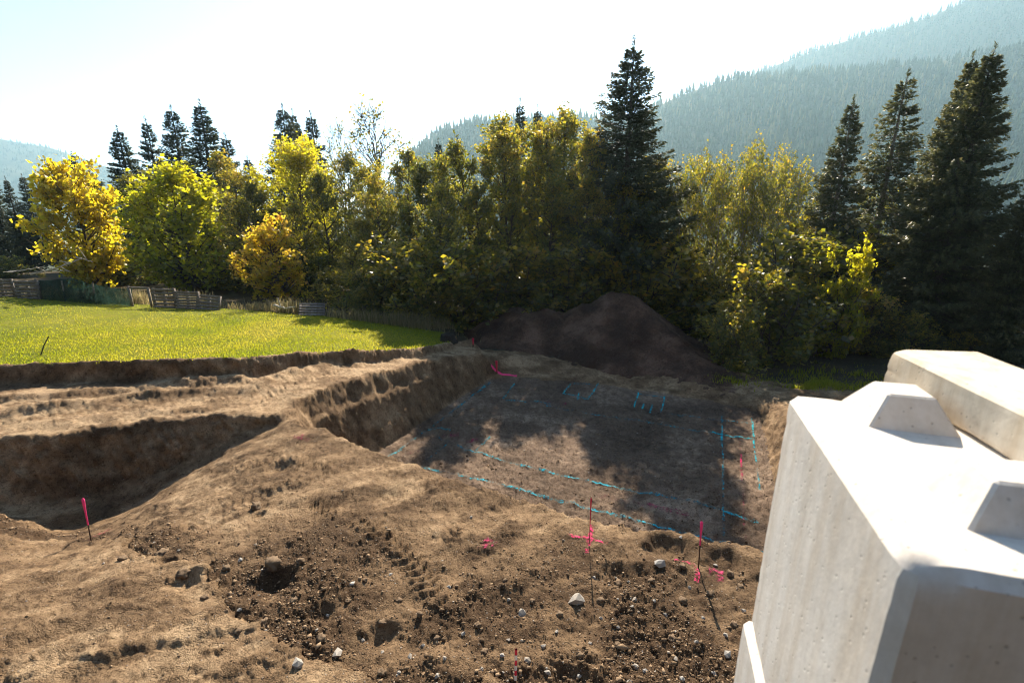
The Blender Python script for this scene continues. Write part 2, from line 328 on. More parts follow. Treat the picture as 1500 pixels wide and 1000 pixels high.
def poly_sd(poly, x, y):          # >0 inside
    d = np.full(x.shape, 1e9); ins = np.zeros(x.shape, bool); n = len(poly)
    for i in range(n):
        x1, y1 = poly[i]; x2, y2 = poly[(i + 1) % n]
        ex, ey = x2 - x1, y2 - y1
        t = np.clip(((x - x1) * ex + (y - y1) * ey) / (ex * ex + ey * ey), 0, 1)
        d = np.minimum(d, (x - x1 - t * ex) ** 2 + (y - y1 - t * ey) ** 2)
        c = ((y1 > y) != (y2 > y)) & (x < (x2 - x1) * (y - y1) / (y2 - y1 + 1e-12) + x1)
        ins ^= c
    d = np.sqrt(d); return np.where(ins, d, -d)
def line_dist(pts, x, y):         # distance to an open polyline and position along it
    d = np.full(x.shape, 1e9); al = np.zeros(x.shape); acc = 0
    for (x1, y1), (x2, y2) in zip(pts[:-1], pts[1:]):
        ex, ey = x2 - x1, y2 - y1; L = math.hypot(ex, ey)
        t = np.clip(((x - x1) * ex + (y - y1) * ey) / (L * L), 0, 1)
        q = np.hypot(x - x1 - t * ex, y - y1 - t * ey)
        sg = np.sign(ex * (y - y1) - ey * (x - x1))
        m = q < np.abs(d); d = np.where(m, q * sg, d); al = np.where(m, acc + t * L, al); acc += L
    return d, al
pz = lambda px, py, z=0.0: tuple(at_z(px, py, z)[:2])
SLAB = [(-9.6, 6.9), pz(120, 800, -0.9), pz(270, 858, -0.25), pz(345, 912, -0.05), pz(385, 942), pz(455, 965), pz(600, 1000), pz(800, 1060)]
TRACKS = [([pz(455, 728), pz(540, 770), pz(610, 832), pz(640, 880)], 0.17, 0.028), ([pz(590, 690), pz(660, 715), pz(720, 760)], 0.15, 0.02),
          ([pz(735, 735), pz(690, 765), pz(650, 800)], 0.13, 0.02), ([pz(480, 690), pz(380, 715), pz(250, 780, -.3)], 0.16, 0.015),
          ([pz(345, 690, -.3), pz(420, 668), pz(520, 690)], 0.14, 0.02)]
UEDGE = UP[1:12]
def height(x, y, detail=True):
    wx = fbm(x * 0.9, y * 0.9, 0 * x, 3, 0.55, 11) * 0.22; wy = fbm(x * 0.9, y * 0.9, 0 * x, 3, 0.55, 31) * 0.22
    X, Y = x + wx, y + wy
    p = P_(x, y)
    # slab with a broken edge in the near left
    sl, _ = line_dist(SLAB, X + wx, Y + wy)
    slab = sstep(0.03, -0.05, sl) * sstep(-12, -9.5, x) * (y < 9)
    p = p + 0.13 * slab
    up = poly_sd(UP, X, Y); s_un = poly_sd(UP, x, y)
    ben = BENCH(x, y)
    d_e, al_e = line_dist([tuple(q) for q in UEDGE], x, y)
    sb = np.abs(d_e)
    onb = (s_un > 0)
    lug = (np.sin(al_e * 2 * math.pi / 0.19 + 3 * np.sin(sb * 9)) > 0.1) * 1.0
    rut = lambda c, w: np.exp(-((sb + wx * 0.5 - c) / w) ** 2)
    ben = ben - 0.05 * rut(1.05, 0.22) - 0.09 * rut(2.35, 0.26) + 0.10 * rut(1.75, 0.22) * (1 + 1.2 * fbm(x * 3, y * 3, 0 * x, 3, 0.6, 5)) + 0.07 * rut(2.8, 0.15)
    ben = ben + 0.03 * lug * (rut(1.05, 0.28) + 0.7 * rut(2.35, 0.28))
    le = poly_sd(LEDGE, X * 0.6 + x * 0.4, Y * 0.6 + y * 0.4)
    ul = sstep(-0.30, 0.02, le)
    u = ben * (1 - ul) + LAWN(x, y) * ul + 0.05 * np.exp(-((le - 0.05) / 0.12) ** 2) * (le > -0.3)
    w = np.interp(x, [-12, -9.3, -7, -5.9, -5.2], [1.75, 1.6, 1.0, 0.35, 0.5])
    uu = np.clip((up + w) / w, 0, 1)
    t = 1 - (1 - uu); prof = np.where(uu > 0.55, 0.30 + 0.70 * ((uu - 0.55) / 0.45), 0.30 * (uu / 0.55))
    h = p * (1 - prof) + u * prof
    dr = poly_sd(PIT_RIM, X * 0.5 + x * 0.5, Y * 0.5 + y * 0.5); db = np.maximum(-poly_sd(PIT_BASE, X * 0.3 + x * 0.7, Y * 0.3 + y * 0.7), 0)
    uq = np.where(dr > 0, dr / (dr + db + 1e-6), 0)
    left = sstep(-1.0, -3.0, x + (y - 17) * -0.4)
    prof2 = np.interp(uq, [0, 0.3, 0.72, 1], [0, 0.13, 0.95, 1]) * left + sstep(0.0, 1.0, uq) * (1 - left)
    fl = -2.5 + 0.05 * fbm(x * 0.7, y * 0.7, 0 * x, 3, 0.5, 77)
    h = h * (1 - prof2) + fl * prof2
    info = dict(slab=slab, prof=prof, up=up, ul=ul, le=le, uq=uq, dr=dr, sb=sb, s_un=s_un, left=left)
    return h, info
def gz(x, y): return float(height(np.array([float(x)]), np.array([float(y)]))[0][0])

# polar sheet around the building plot, finer towards the photographed side
NC, NR = 950, 560
az = np.linspace(R(-64), R(64), NC); rr = np.concatenate([np.linspace(0.25, 3, 24), np.geomspace(3.05, 62, 1000)])
AZ, RR = np.meshgrid(az[::14], rr, indexing='ij')
H0, _ = height(RR * np.sin(AZ), RR * np.cos(AZ))
ds = np.sqrt(np.diff(RR, axis=1) ** 2 + np.diff(H0, axis=1) ** 2) / np.maximum(0.5 * (RR[:, 1:] + RR[:, :-1]), 4.2) ** 1.15 * np.interp(0.5 * (RR[:, 1:] + RR[:, :-1]), [0, 23, 26, 62], [1, 1, 0.3, 0.3])
cum = np.concatenate([np.zeros((len(AZ), 1)), np.cumsum(ds, axis=1)], axis=1)
sel = np.array([np.interp(np.linspace(0, c[-1], NR), c, rr) for c in cum])
k = np.ones(9) / 9
rad = np.array([np.interp(az, az[::14], sel[:, j]) for j in range(NR)]).T
x = (rad * np.sin(az)[:, None]).ravel(); y = (rad * np.cos(az)[:, None]).ravel()
z, inf = height(x, y)
Z = z.reshape(NC, NR); Xg = x.reshape(NC, NR); Yg = y.reshape(NC, NR)
def gridnormals(Xg, Yg, Z):
    P = np.stack([Xg, Yg, Z], -1); a = np.gradient(P, axis=0); b = np.gradient(P, axis=1)
    nn = np.cross(b, a); nn /= np.linalg.norm(nn, axis=-1, keepdims=True) + 1e-12
    return np.where(nn[..., 2:3] < 0, -nn, nn)
N = gridnormals(Xg, Yg, Z).reshape(-1, 3)
steep = np.clip(1 - N[:, 2], 0, 1)
lawn_m = sstep(-0.02, 0.10, inf['le'] - 0.06 + 0.28 * fbm(x * 2.5, y * 2.5, 0 * x, 4, 0.65, 3)) * (inf['up'] > 0)
pit_m = sstep(0.55, 0.95, inf['uq'])
forest_m = np.maximum(sstep(18.4, 20.4, y + 0.35 * np.clip(x - 8, 0, 6) - 4.4 * (1 - sstep(8.5, 11, x)) + fbm(x, y, 0 * x, 2, 0.5, 8) * 0.8) * (x > -3.2), sstep(23.0, 24.4, y + 0.14 * (x + 14) * 0.9))
# churned, lumpy soil in front of the pit
rough = sstep(2.6, 0.2, np.abs(y + 0.9 * fbm(x * 0.7, y * 0.7, 0 * x, 3, 0.6, 173) - (4.7 - 0.13 * x))) * sstep(-6.5, -3.2, x) * (1 - inf['slab'])
rough = np.maximum(rough, 0.9 * sstep(0.9, 0.1, np.abs(line_dist([(p[0] + 0.25, p[1] + 0.25) for p in SLAB], x, y)[0])) * (1 - inf['slab']) * (y < 9))
rough = rough * (0.35 + 0.65 * sstep(-0.35, 0.25, fbm(x * 1.1, y * 1.1, 0 * x, 3, 0.6, 171)))
soft = np.clip(rough + 0.25, 0, 1) * (1 - inf['slab'] * 0.6)
q3 = (x, y, z)
def N3(f, o, g, s): return fbm(x * f, y * f, z * f, o, g, s)
d_fine = N3(9, 4, 0.65, 101); d_grit = N3(34, 2, 0.6, 141); d_str = fbm(x * 1.4 + y * 0.5, y * 2.6 - x * 0.9, z * 2, 4, 0.6, 151);
d_mid = N3(2.6, 3, 0.55, 111); d_clod = np.abs(N3(5.0, 2, 0.5, 121)); d_c2 = np.abs(N3(12.0, 2, 0.5, 131))
qx_, qy_ = x + 0.06 * d_fine, y + 0.06 * d_mid + 0.5 * z
w_big = worley(qx_ * 6, qy_ * 6, 500); w_mid = worley(qx_ * 14, qy_ * 14, 510); w_sml = worley(x * 30, (y + 0.5 * z) * 30, 520)
loose = sstep(-0.12, 0.30, d_str) * (1 - lawn_m)
bil = 0.35 - d_clod
wall = sstep(0.10, 0.40, steep)
near_w = sstep(16, 8, rad.ravel())
disp = (1 - lawn_m) * (0.022 * d_fine + 0.030 * d_mid + (1 - wall) * (inf['s_un'] > 0) * (0.030 * w_mid + 0.05 * w_big * np.exp(-((inf['sb'] - 1.75) / 0.35) ** 2)) + (1 - wall) * near_w * (0.004 * d_grit + 0.010 * w_sml) + (1 - wall) * loose * (0.032 * w_mid * sstep(-0.3, 0.4, d_mid)) + rough * (0.05 * bil + 0.085 * w_big * sstep(-0.35, 0.35, d_mid) + 0.045 * w_mid + 0.015 * w_sml))
disp += wall * (1 - lawn_m) * (1 - 0.6 * inf['left'] * (inf['dr'] > 0)) * (0.06 * d_mid + 0.06 * bil + 0.07 * d_fine + 0.02 * d_grit)
disp += pit_m * (0.03 * bil + 0.07 * w_big + 0.04 * w_mid + 0.02 * d_fine)
crk, _ = line_dist([pz(60, 992), pz(180, 965), pz(300, 945), pz(345, 935), pz(420, 922)], x + 0.2 * d_mid, y + 0.2 * d_mid)
tt_ = 8 * fbm(x * 0.9 + 0.3 * y + 0.25 * d_mid, y * 1.7 - 0.3 * x, 0 * x, 4, 0.55, 181); plate = np.floor(tt_) + sstep(0.72, 1.0, tt_ - np.floor(tt_))
disp += (1 - lawn_m) * (1 - wall) * (1 - pit_m) * (1 - rough) * 0.013 * plate
disp += inf['slab'] * (0.010 * d_mid + 0.035 * sstep(-0.03, 0.03, crk) * sstep(0.9, 0.1, np.abs(crk)) + 0.012 * w_mid * sstep(-0.1, 0.4, d_str))
disp += lawn_m * (0.012 * d_mid + 0.012 * d_fine)
for pts, wd, am in TRACKS:
    dd, al = line_dist(pts, x, y); m = sstep(wd * 1.3, wd * 0.8, np.abs(dd))
    disp += m * am * (np.where(np.sin((al + np.abs(dd) * 0.5) * 2 * math.pi / 0.16) > 0, 1.0, -0.4)) * sstep(-0.3, 0.3, N3(1.6, 2, 0.5, 55) + 0.15)
# a few kicked-out hollows
for (px, py, rd, dp) in [(985, 802, 0.32, 0.20), (905, 845, 0.25, 0.14), (405, 850, 0.22, 0.17), (275, 852, 0.2, 0.14), (410, 680, 0.30, 0.08), (378, 745, 0.12, 0.08), (240, 815, 0.14, 0.1), (470, 905, 0.18, .1), (1060, 825, 0.25, 0.1), (560, 930, 0.2, 0.1)]:
    cx, cy_ = pz(px, py); q = np.hypot(x - cx, (y - cy_) * 1.1) / rd
    disp -= dp * np.exp(-q ** 2) ; disp += 0.4 * dp * np.exp(-((q - 1.25) / 0.35) ** 2) * (y > cy_)
V = np.stack([x, y, z], -1) + N * disp[:, None]
moist = np.clip(-0.02 + 0.42 * loose + 0.75 * rough + 0.06 * wall - 0.06 * inf['slab'] - 0.28 * (inf['s_un'] > 0.1) * (inf['sb'] < 3.2) * (1 - wall) + 0.15 * N3(0.7, 3, 0.5, 66)
                + 0.15 * (inf['s_un'] > 0) * np.exp(-((inf['sb'] - 1.75) / 0.3) ** 2), -0.2, 1)
moist = np.where(pit_m > 0.3, np.clip(0.15 + 0.5 * N3(0.5, 3, 0.5, 67), -0.2, 1), moist)
GV = V.reshape(NC, NR, 3)
idx = np.arange(NC * NR).reshape(NC, NR)
F = np.stack([idx[:-1, :-1], idx[1:, :-1], idx[1:, 1:], idx[:-1, 1:]], -1).reshape(-1, 4)[:, ::-1]
fl_l, fl_p, fl_f = lawn_m[F].mean(1) > 0.5, pit_m[F].mean(1) > 0.5, forest_m[F].mean(1) > 0.5
reg = np.where(fl_f, 3, np.where(fl_l, 1, np.where(fl_p, 2, 0)))
ground = {}
for r_, nm, mt in ((0, 'bare_soil_ground', M_SOIL), (1, 'lawn', M_LAWN), (2, 'pit_floor', M_PIT), (3, 'forest_floor', M_FLOOR)):
    f = F[reg == r_]; us, inv = np.unique(f, return_inverse=True)
    me = mesh_np(nm, V[us], inv.reshape(-1, 4), mt, True, {'moist': moist[us]})
    ground[nm] = tag(link(nm, me), kind='structure')
def gsurf(px_, py_):              # height of the finished surface
    px_ = np.atleast_1d(np.asarray(px_, float)); py_ = np.atleast_1d(np.asarray(py_, float))
    a = np.arctan2(px_, py_); r = np.hypot(px_, py_)
    fi = np.clip((a - az[0]) / (az[1] - az[0]), 0, NC - 1.001); i0 = fi.astype(int); t = fi - i0
    out = np.empty(len(px_))
    for kk in range(len(px_)):
        i = i0[kk]
        za = np.interp(r[kk], rad[i], GV[i, :, 2]); zb = np.interp(r[kk], rad[i + 1], GV[i + 1, :, 2])
        out[kk] = za * (1 - t[kk]) + zb * t[kk]
    return out
# wide land sheet out to the mountains
th = np.linspace(0, 2 * math.pi, 97)[:-1]; rs = np.array([0, 25, 55, 75, 120, 220, 420, 800, 1500, 3000.0])
zs = np.array([-3.6, -3.6, -3.4, -4.5, -8, -18, -35, -45, -45, -45])
vv = [(r * math.sin(t), r * math.cos(t), zz) for r, zz in zip(rs[1:], zs[1:]) for t in th]
ff = []
for i in range(len(rs) - 2):
    for j in range(96):
        a, b = i * 96 + j, i * 96 + (j + 1) % 96; ff.append((a, b, b + 96, a + 96))
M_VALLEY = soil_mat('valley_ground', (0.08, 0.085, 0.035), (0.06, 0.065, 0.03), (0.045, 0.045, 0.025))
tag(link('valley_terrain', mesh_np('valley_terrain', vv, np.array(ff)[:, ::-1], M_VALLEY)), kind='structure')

# bank under the photographer, and an unseen hill added behind to block sky light
bx_, by_ = np.meshgrid(np.linspace(-60, 60, 61), np.r_[np.linspace(-0.55, -3.5, 8), np.linspace(-4, -70, 34)], indexing='ij')
bz_ = np.where(by_ > -3.5, 0.2 + 3.2 * sstep(-0.5, -1.5, by_), 3.4 + 0.75 * (-3.5 - by_)) + 0.25 * fbm(bx_ * 0.3, by_ * 0.3, 0 * bx_, 4, 0.5, 91)
bz_ = np.where(by_ > -0.6, -0.8, bz_)
ib = np.arange(bx_.size).reshape(bx_.shape)
tag(link('bank_and_shade_hill', mesh_np('bank_and_shade_hill', np.stack([bx_, by_, bz_], -1).reshape(-1, 3), np.stack([ib[:-1, :-1], ib[1:, :-1], ib[1:, 1:], ib[:-1, 1:]], -1).reshape(-1, 4)[:, ::-1], M_FLOOR)), kind='structure')

# ------------------------------------------------------------------ mountains with their forests
def far_tree_mesh(nseg=5):
    v, f = [], []
    for (z0, z1, r0) in ((0.08, 0.66, 0.19), (0.42, 1.0, 0.12)):
        b = len(v)
        for i in range(nseg):
            a = 2 * math.pi * i / nseg; q = r0 * (1.15 if i % 2 else 0.75); v.append((q * math.cos(a), q * math.sin(a), z0))
        v.append((0, 0, z1))
        for i in range(nseg): f.append((b + i, b + (i + 1) % nseg, b + nseg))
    return np.array(v), np.array(f)
FTV, FTF = far_tree_mesh()
def mountain(name, ridge, yr, yb, zb, px_step, tree_h, spacing, fname, seed, rough=1.0, vmin=0.0, yslope=0.0):
    """ridge: photo pixels of the skyline; the slope runs from the skyline at distance yr down to yb."""
    g = np.random.default_rng(seed)
    pxs = np.arange(ridge[0][0], ridge[-1][0] + 1, px_step); pys = np.interp(pxs, [p[0] for p in ridge], [p[1] for p in ridge])
    top = np.array([at_y(a, b, yr + yslope * (a - 1000)) for a, b in zip(pxs, pys)])
    top[:, 2] -= tree_h * 0.75
    bx = top[:, 0] * (0.45 * yb / yr + 0.55); bot = np.stack([bx, np.full(len(bx), yb), np.full(len(bx), zb)], -1)
    nv = 60; t = np.linspace(0, 1, nv)
    G = bot[:, None] * (1 - t)[None, :, None] + top[:, None] * t[None, :, None]
    back = top + np.array([0, 0.3 * yr, -0.5 * yr * 0.3]); G = np.concatenate([G, back[:, None]], 1); nv += 1
    amp = rough * yr * 0.016 * np.concatenate([np.sin(t * math.pi) ** 0.7, [0]])
    G[..., 2] += fbm(G[..., 0] / (yr * 0.10), G[..., 1] / (yr * 0.10), 0 * G[..., 0], 4, 0.5, seed) * amp[None]
    ii = np.arange(len(pxs) * nv).reshape(len(pxs), nv)
    f = np.stack([ii[:-1, :-1], ii[1:, :-1], ii[1:, 1:], ii[:-1, 1:]], -1).reshape(-1, 4)[:, ::-1]
    tag(link(name, mesh_np(name, G.reshape(-1, 3), f[:, ::-1], M_VALLEY)), kind='structure')
    area_w = np.ptp(top[:, 0]); area_h = math.hypot(yr - yb, top[:, 2].mean() - zb)
    n = int(area_w * area_h / spacing ** 2)
    u = g.random(n) * (len(pxs) - 1.001); v_ = (vmin + (1 - vmin) * g.random(n) ** 0.8) * (nv - 2.001)
    nr_ = int(area_w / (spacing * 0.8)); u = np.r_[u, g.random(nr_) * (len(pxs) - 1.001)]; v_ = np.r_[v_, np.full(nr_, nv - 2.001)]
    i0, j0 = u.astype(int), v_.astype(int); fu, fv = (u - i0)[:, None], (v_ - j0)[:, None]
    P = G[i0, j0] * (1 - fu) * (1 - fv) + G[i0 + 1, j0] * fu * (1 - fv) + G[i0, j0 + 1] * (1 - fu) * fv + G[i0 + 1, j0 + 1] * fu * fv
    n = len(P); hh = tree_h * (0.45 + 0.45 * g.random(n) + 0.35 * g.random(n) ** 3 + 0.25 * fbm(P[:, 0] / 60, P[:, 1] / 60, 0 * P[:, 0], 3, 0.5, seed + 9)); ang = g.random(n) * 6.28; wd = hh * (0.8 + 0.5 * g.random(n))
    ca, sa = np.cos(ang), np.sin(ang)
    tv = np.empty((n, len(FTV), 3))
    tv[..., 0] = P[:, None, 0] + wd[:, None] * (ca[:, None] * FTV[None, :, 0] - sa[:, None] * FTV[None, :, 1])
    tv[..., 1] = P[:, None, 1] + wd[:, None] * (sa[:, None] * FTV[None, :, 0] + ca[:, None] * FTV[None, :, 1])
    tv[..., 2] = P[:, None, 2] + hh[:, None] * FTV[None, :, 2] - 0.5
    tf = (FTF[None] + (np.arange(n) * len(FTV))[:, None, None]).reshape(-1, 3)
    tint = np.repeat(np.clip(g.random(n) * 0.5 + 0.15 + 0.9 * fbm(P[:, 0] / 90, P[:, 1] / 90, 0 * P[:, 0], 4, 0.6, seed + 5) + 0.35 * (g.random(n) > 0.88), 0, 1), len(FTV))
    o = link(fname, mesh_np(fname, tv.reshape(-1, 3), tf, M_FAR, False, {'tint': tint})); tag(o, kind='stuff')
    return o
o = mountain('mountain_slope', [(560, 380), (600, 215), (640, 183), (690, 168), (760, 166), (860, 164), (960, 160), (1010, 158), (1060, 190)], 1000, 480, -45, 10, 18, 9.0, 'hillside_forest', 3)
tag(o, 'hazy spruce forest covering the rounded hill behind the wood', 'forest')
o = mountain('mountain_slope', [(880, 230), (960, 146), (1010, 124), (1060, 108), (1098, 100), (1180, 97), (1266, 90), (1380, 78), (1500, 58), (1640, 35), (1800, 10)], 1000, 440, -45, 10, 18, 8.2, 'hillside_forest', 4)
tag(o, 'hazy spruce forest on the nearer dark mountain flank', 'forest')
o = mountain('mountain_slope', [(960, 190), (1060, 125), (1105, 100), (1180, 72), (1240, 52), (1300, 36), (1360, 18), (1430, -12), (1500, -40), (1600, -50), (1760, -20)], 1500, 1050, 40, 10, 19, 12, 'hillside_forest', 5, vmin=0.3)
tag(o, 'pale hazy spruce forest on the highest mountain ridge', 'forest')
o = mountain('mountain_slope', [(-420, 190), (-200, 195), (0, 200), (30, 206), (70, 212), (110, 225), (150, 240), (200, 250), (300, 290), (420, 330)], 2500, 1500, -45, 12, 16, 22, 'hillside_forest', 6, rough=1.4)
tag(o, 'very pale distant wooded mountain beyond the yellow tree', 'forest')

# ------------------------------------------------------------------ heap of excavated soil
gx = np.arange(-5.0, 13.0, 0.06); gy = np.arange(16.5, 29.0, 0.06)
XX, YY = np.meshgrid(gx, gy, indexing='ij')
wx = fbm(XX * 0.6, YY * 0.6, 0 * XX, 3, 0.5, 201) * 0.55; wy = fbm(XX * 0.6, YY * 0.6, 0 * XX, 3, 0.5, 202) * 0.55
cones = [(5.6, 24.1, 0.90, 0.72), (6.4, 23.2, 0.1, 0.65), (7.3, 21.9, -0.65, 0.6), (8.2, 20.2, -1.35, 0.5), (9.0, 18.6, -1.85, 0.4), (4.0, 24.5, 0.2, 0.65), (2.0, 24.9, -0.1, 0.6), (0.4, 25.0, -0.1, 0.62), (-1.2, 24.8, -0.85, 0.55)]
K = 7.0; acc = 0
for cx, cy_, pk, sl in cones:
    dd = np.sqrt((XX + wx - cx) ** 2 + (YY + wy - cy_) ** 2 + 0.12); acc = acc + np.exp(K * (pk - sl * dd))
HZ = np.log(acc) / K
g0, _ = height(XX.ravel(), YY.ravel()); g0 = g0.reshape(XX.shape)
HZ = HZ + 0.14 * fbm(XX * 1.6, YY * 1.6, HZ, 5, 0.6, 205) + 0.09 * worley(XX * 2.6, YY * 2.6, 530) + 0.10 * worley(XX * 6, YY * 6, 540) - 0.10 + 0.05 * (0.3 - np.abs(fbm(XX * 6, YY * 6, HZ, 2, 0.5, 206)))
ii = np.arange(XX.size).reshape(XX.shape)
f = np.stack([ii[:-1, :-1], ii[1:, :-1], ii[1:, 1:], ii[:-1, 1:]], -1).reshape(-1, 4)
keep = (HZ - g0).ravel()[f].max(1) > -0.12; f = f[keep]; us, inv = np.unique(f, return_inverse=True)
hv = np.stack([XX, YY, HZ], -1).reshape(-1, 3)[us]
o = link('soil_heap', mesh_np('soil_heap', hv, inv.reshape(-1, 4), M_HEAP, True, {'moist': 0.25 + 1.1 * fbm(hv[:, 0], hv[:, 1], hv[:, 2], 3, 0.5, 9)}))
tag(o, 'tall dark heap of excavated soil behind the pit', 'soil heap')

# ------------------------------------------------------------------ tree builders
def tubes(paths, sides=5):
    """paths: list of (points n x 3, radii n)"""
    V_, F_ = [], []; b = 0
    for pts, rad_ in paths:
        pts = np.asarray(pts, float); n = len(pts)
        d = np.gradient(pts, axis=0); d /= np.linalg.norm(d, axis=1, keepdims=True) + 1e-9
        ref = np.where(np.abs(d[:, 2:3]) > 0.9, np.array([[1.0, 0, 0]]), np.array([[0, 0, 1.0]]))
        u = np.cross(d, ref); u /= np.linalg.norm(u, axis=1, keepdims=True) + 1e-9; w = np.cross(d, u)
        a = np.arange(sides) * 2 * math.pi / sides
        ring = pts[:, None] + np.asarray(rad_)[:, None, None] * (np.cos(a)[None, :, None] * u[:, None] + np.sin(a)[None, :, None] * w[:, None])
        V_.append(ring.reshape(-1, 3))
        i = np.arange(n * sides).reshape(n, sides); i2 = np.roll(i, -1, axis=1)
        F_.append(np.stack([i[:-1], i2[:-1], i2[1:], i[1:]], -1).reshape(-1, 4) + b); b += n * sides
    return np.concatenate(V_), np.concatenate(F_)
def leaves(c, u, w, fold=0.25):
    """folded rhombic leaves: centres c, half-length axis u, half-width axis w"""
    nrm = np.cross(u, w); L = np.linalg.norm(nrm, axis=1, keepdims=True) + 1e-9; nrm = nrm / L * np.linalg.norm(w, axis=1, keepdims=True) * fold
    v = np.stack([c - u, c + w + nrm, c + u, c - w + nrm], 1).reshape(-1, 3)
    f = np.arange(len(c) * 4).reshape(-1, 4); return v, f
def unit(v): return v / (np.linalg.norm(v, axis=-1, keepdims=True) + 1e-9)
def rand_dirs(g, n): return unit(g.normal(size=(n, 3)))

def make_broadleaf(seed, H, Rc, cb, nlimb, ntwig, nleaf, lsize, top=0.75, spread=0.30, trunk_r=0.14, lean=0.05, sparse=0.0, lobes=0.25, stems=1):
    g = np.random.default_rng(seed)
    def env(zn):            # crown radius over its relative height
        zn = np.clip(zn, 0, 1); return np.where(zn < 1 - top, 0.45 + 0.55 * (zn / (1 - top + 1e-6)), np.sqrt(np.clip(1 - ((zn - (1 - top)) / top) ** 2, 0, 1)))
    paths, tw = [], []; tip_pts = []
    for s in range(stems):
        nz = 12; t = np.linspace(0, 1, nz); ph = g.random(2) * 6.28
        off = np.array([math.cos(s * 2.4 + 1), math.sin(s * 2.4 + 1)]) * (0.12 * Rc if stems > 1 else 0)
        tx = off[0] * (0.4 + 3.2 * t * (stems > 1)) + H * lean * (np.sin(t * 3 + ph[0]) - math.sin(ph[0])); ty = off[1] * (0.4 + 3.2 * t * (stems > 1)) + H * lean * (np.sin(t * 2.6 + ph[1]) - math.sin(ph[1]))
        tp = np.stack([tx, ty, t * H * (0.96 - 0.1 * s)], -1); tr = trunk_r / (stems ** 0.5) * (1 - 0.93 * t) ** 0.9 * (1 + 0.5 * np.exp(-t * 25))
        paths.append((tp, tr))
        for i in range(nlimb // stems):
            zn = g.random() ** 0.85; zc = H * (cb + (1 - cb) * zn)
            a = g.random() * 6.28; lob = 1 + lobes * math.sin(3 * a + seed) * math.cos(5 * zn + seed)
            rr_ = float(env(zn)) * Rc * lob * (0.55 + 0.45 * g.random() ** 0.5)
            z0 = max(zc - rr_ * (0.5 + 0.6 * g.random()), H * cb * 0.55); tt = min(z0 / H, 0.93)
            p0 = np.array([np.interp(tt, t, tx), np.interp(tt, t, ty), tt * tp[-1, 2]])
            p2 = np.array([np.interp(min(zc / H, 1), t, tx) + rr_ * math.cos(a), np.interp(min(zc / H, 1), t, ty) + rr_ * math.sin(a), min(zc, H)])
            p1 = p0 * 0.45 + p2 * 0.55 + np.array([0, 0, -0.12 * rr_]) + g.normal(size=3) * 0.06 * Rc
            q = np.linspace(0, 1, 7)[:, None]; B = (1 - q) ** 2 * p0 + 2 * q * (1 - q) * p1 + q * q * p2
            r0 = float(np.interp(tt, t, tr)) * 0.55 + 0.008
            paths.append((B, np.linspace(r0, 0.008, 7))); 
            for k_ in range(ntwig):
                s_ = 0.35 + 0.65 * g.random() ** 0.7; b0 = B[int(s_ * 6)]
                d = unit(g.normal(size=3) + unit(p2 - p0) * 0.9 + np.array([0, 0, 0.25]))
                L = spread * Rc * (0.5 + 0.9 * g.random()); b1 = b0 + d * L
                tw.append((np.stack([b0, (b0 + b1) / 2 + g.normal(size=3) * 0.05 * L, b1]), np.array([0.014, 0.010, 0.007]))); tip_pts.append((b0, b1))
    V1, F1 = tubes(paths, 6)
    V2, F2 = tubes(tw, 3)
    wood_v = np.concatenate([V1, V2]); wood_f = np.concatenate([F1, F2 + len(V1)])
    A = np.array([p[0] for p in tip_pts]); Bp = np.array([p[1] for p in tip_pts])
    keep = g.random(len(A)) > sparse; A, Bp = A[keep], Bp[keep]
    k_ = g.integers(0, len(A), nleaf); s_ = g.random(nleaf)[:, None] ** 0.6
    c = A[k_] * (1 - s_) + Bp[k_] * s_ + g.normal(size=(nleaf, 3)) * 0.07 * Rc * (0.5 + spread)
    c[:, 2] = np.maximum(c[:, 2], 0.12)
    d = unit(rand_dirs(g, nleaf) * np.array([1, 1, 0.6]) + np.array([0, 0, -0.25])); o_ = unit(np.cross(d, rand_dirs(g, nleaf)))
    ls = lsize * (0.6 + 0.7 * g.random(nleaf))[:, None]
    lv, lf = leaves(c, d * ls * 0.5, o_ * ls * 0.36)
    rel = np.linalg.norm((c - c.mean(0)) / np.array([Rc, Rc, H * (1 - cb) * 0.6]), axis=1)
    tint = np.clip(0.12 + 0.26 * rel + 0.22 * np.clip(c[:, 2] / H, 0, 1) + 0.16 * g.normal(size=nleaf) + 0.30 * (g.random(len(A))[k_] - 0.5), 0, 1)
    return wood_v, wood_f, lv, lf, np.repeat(tint, 4)

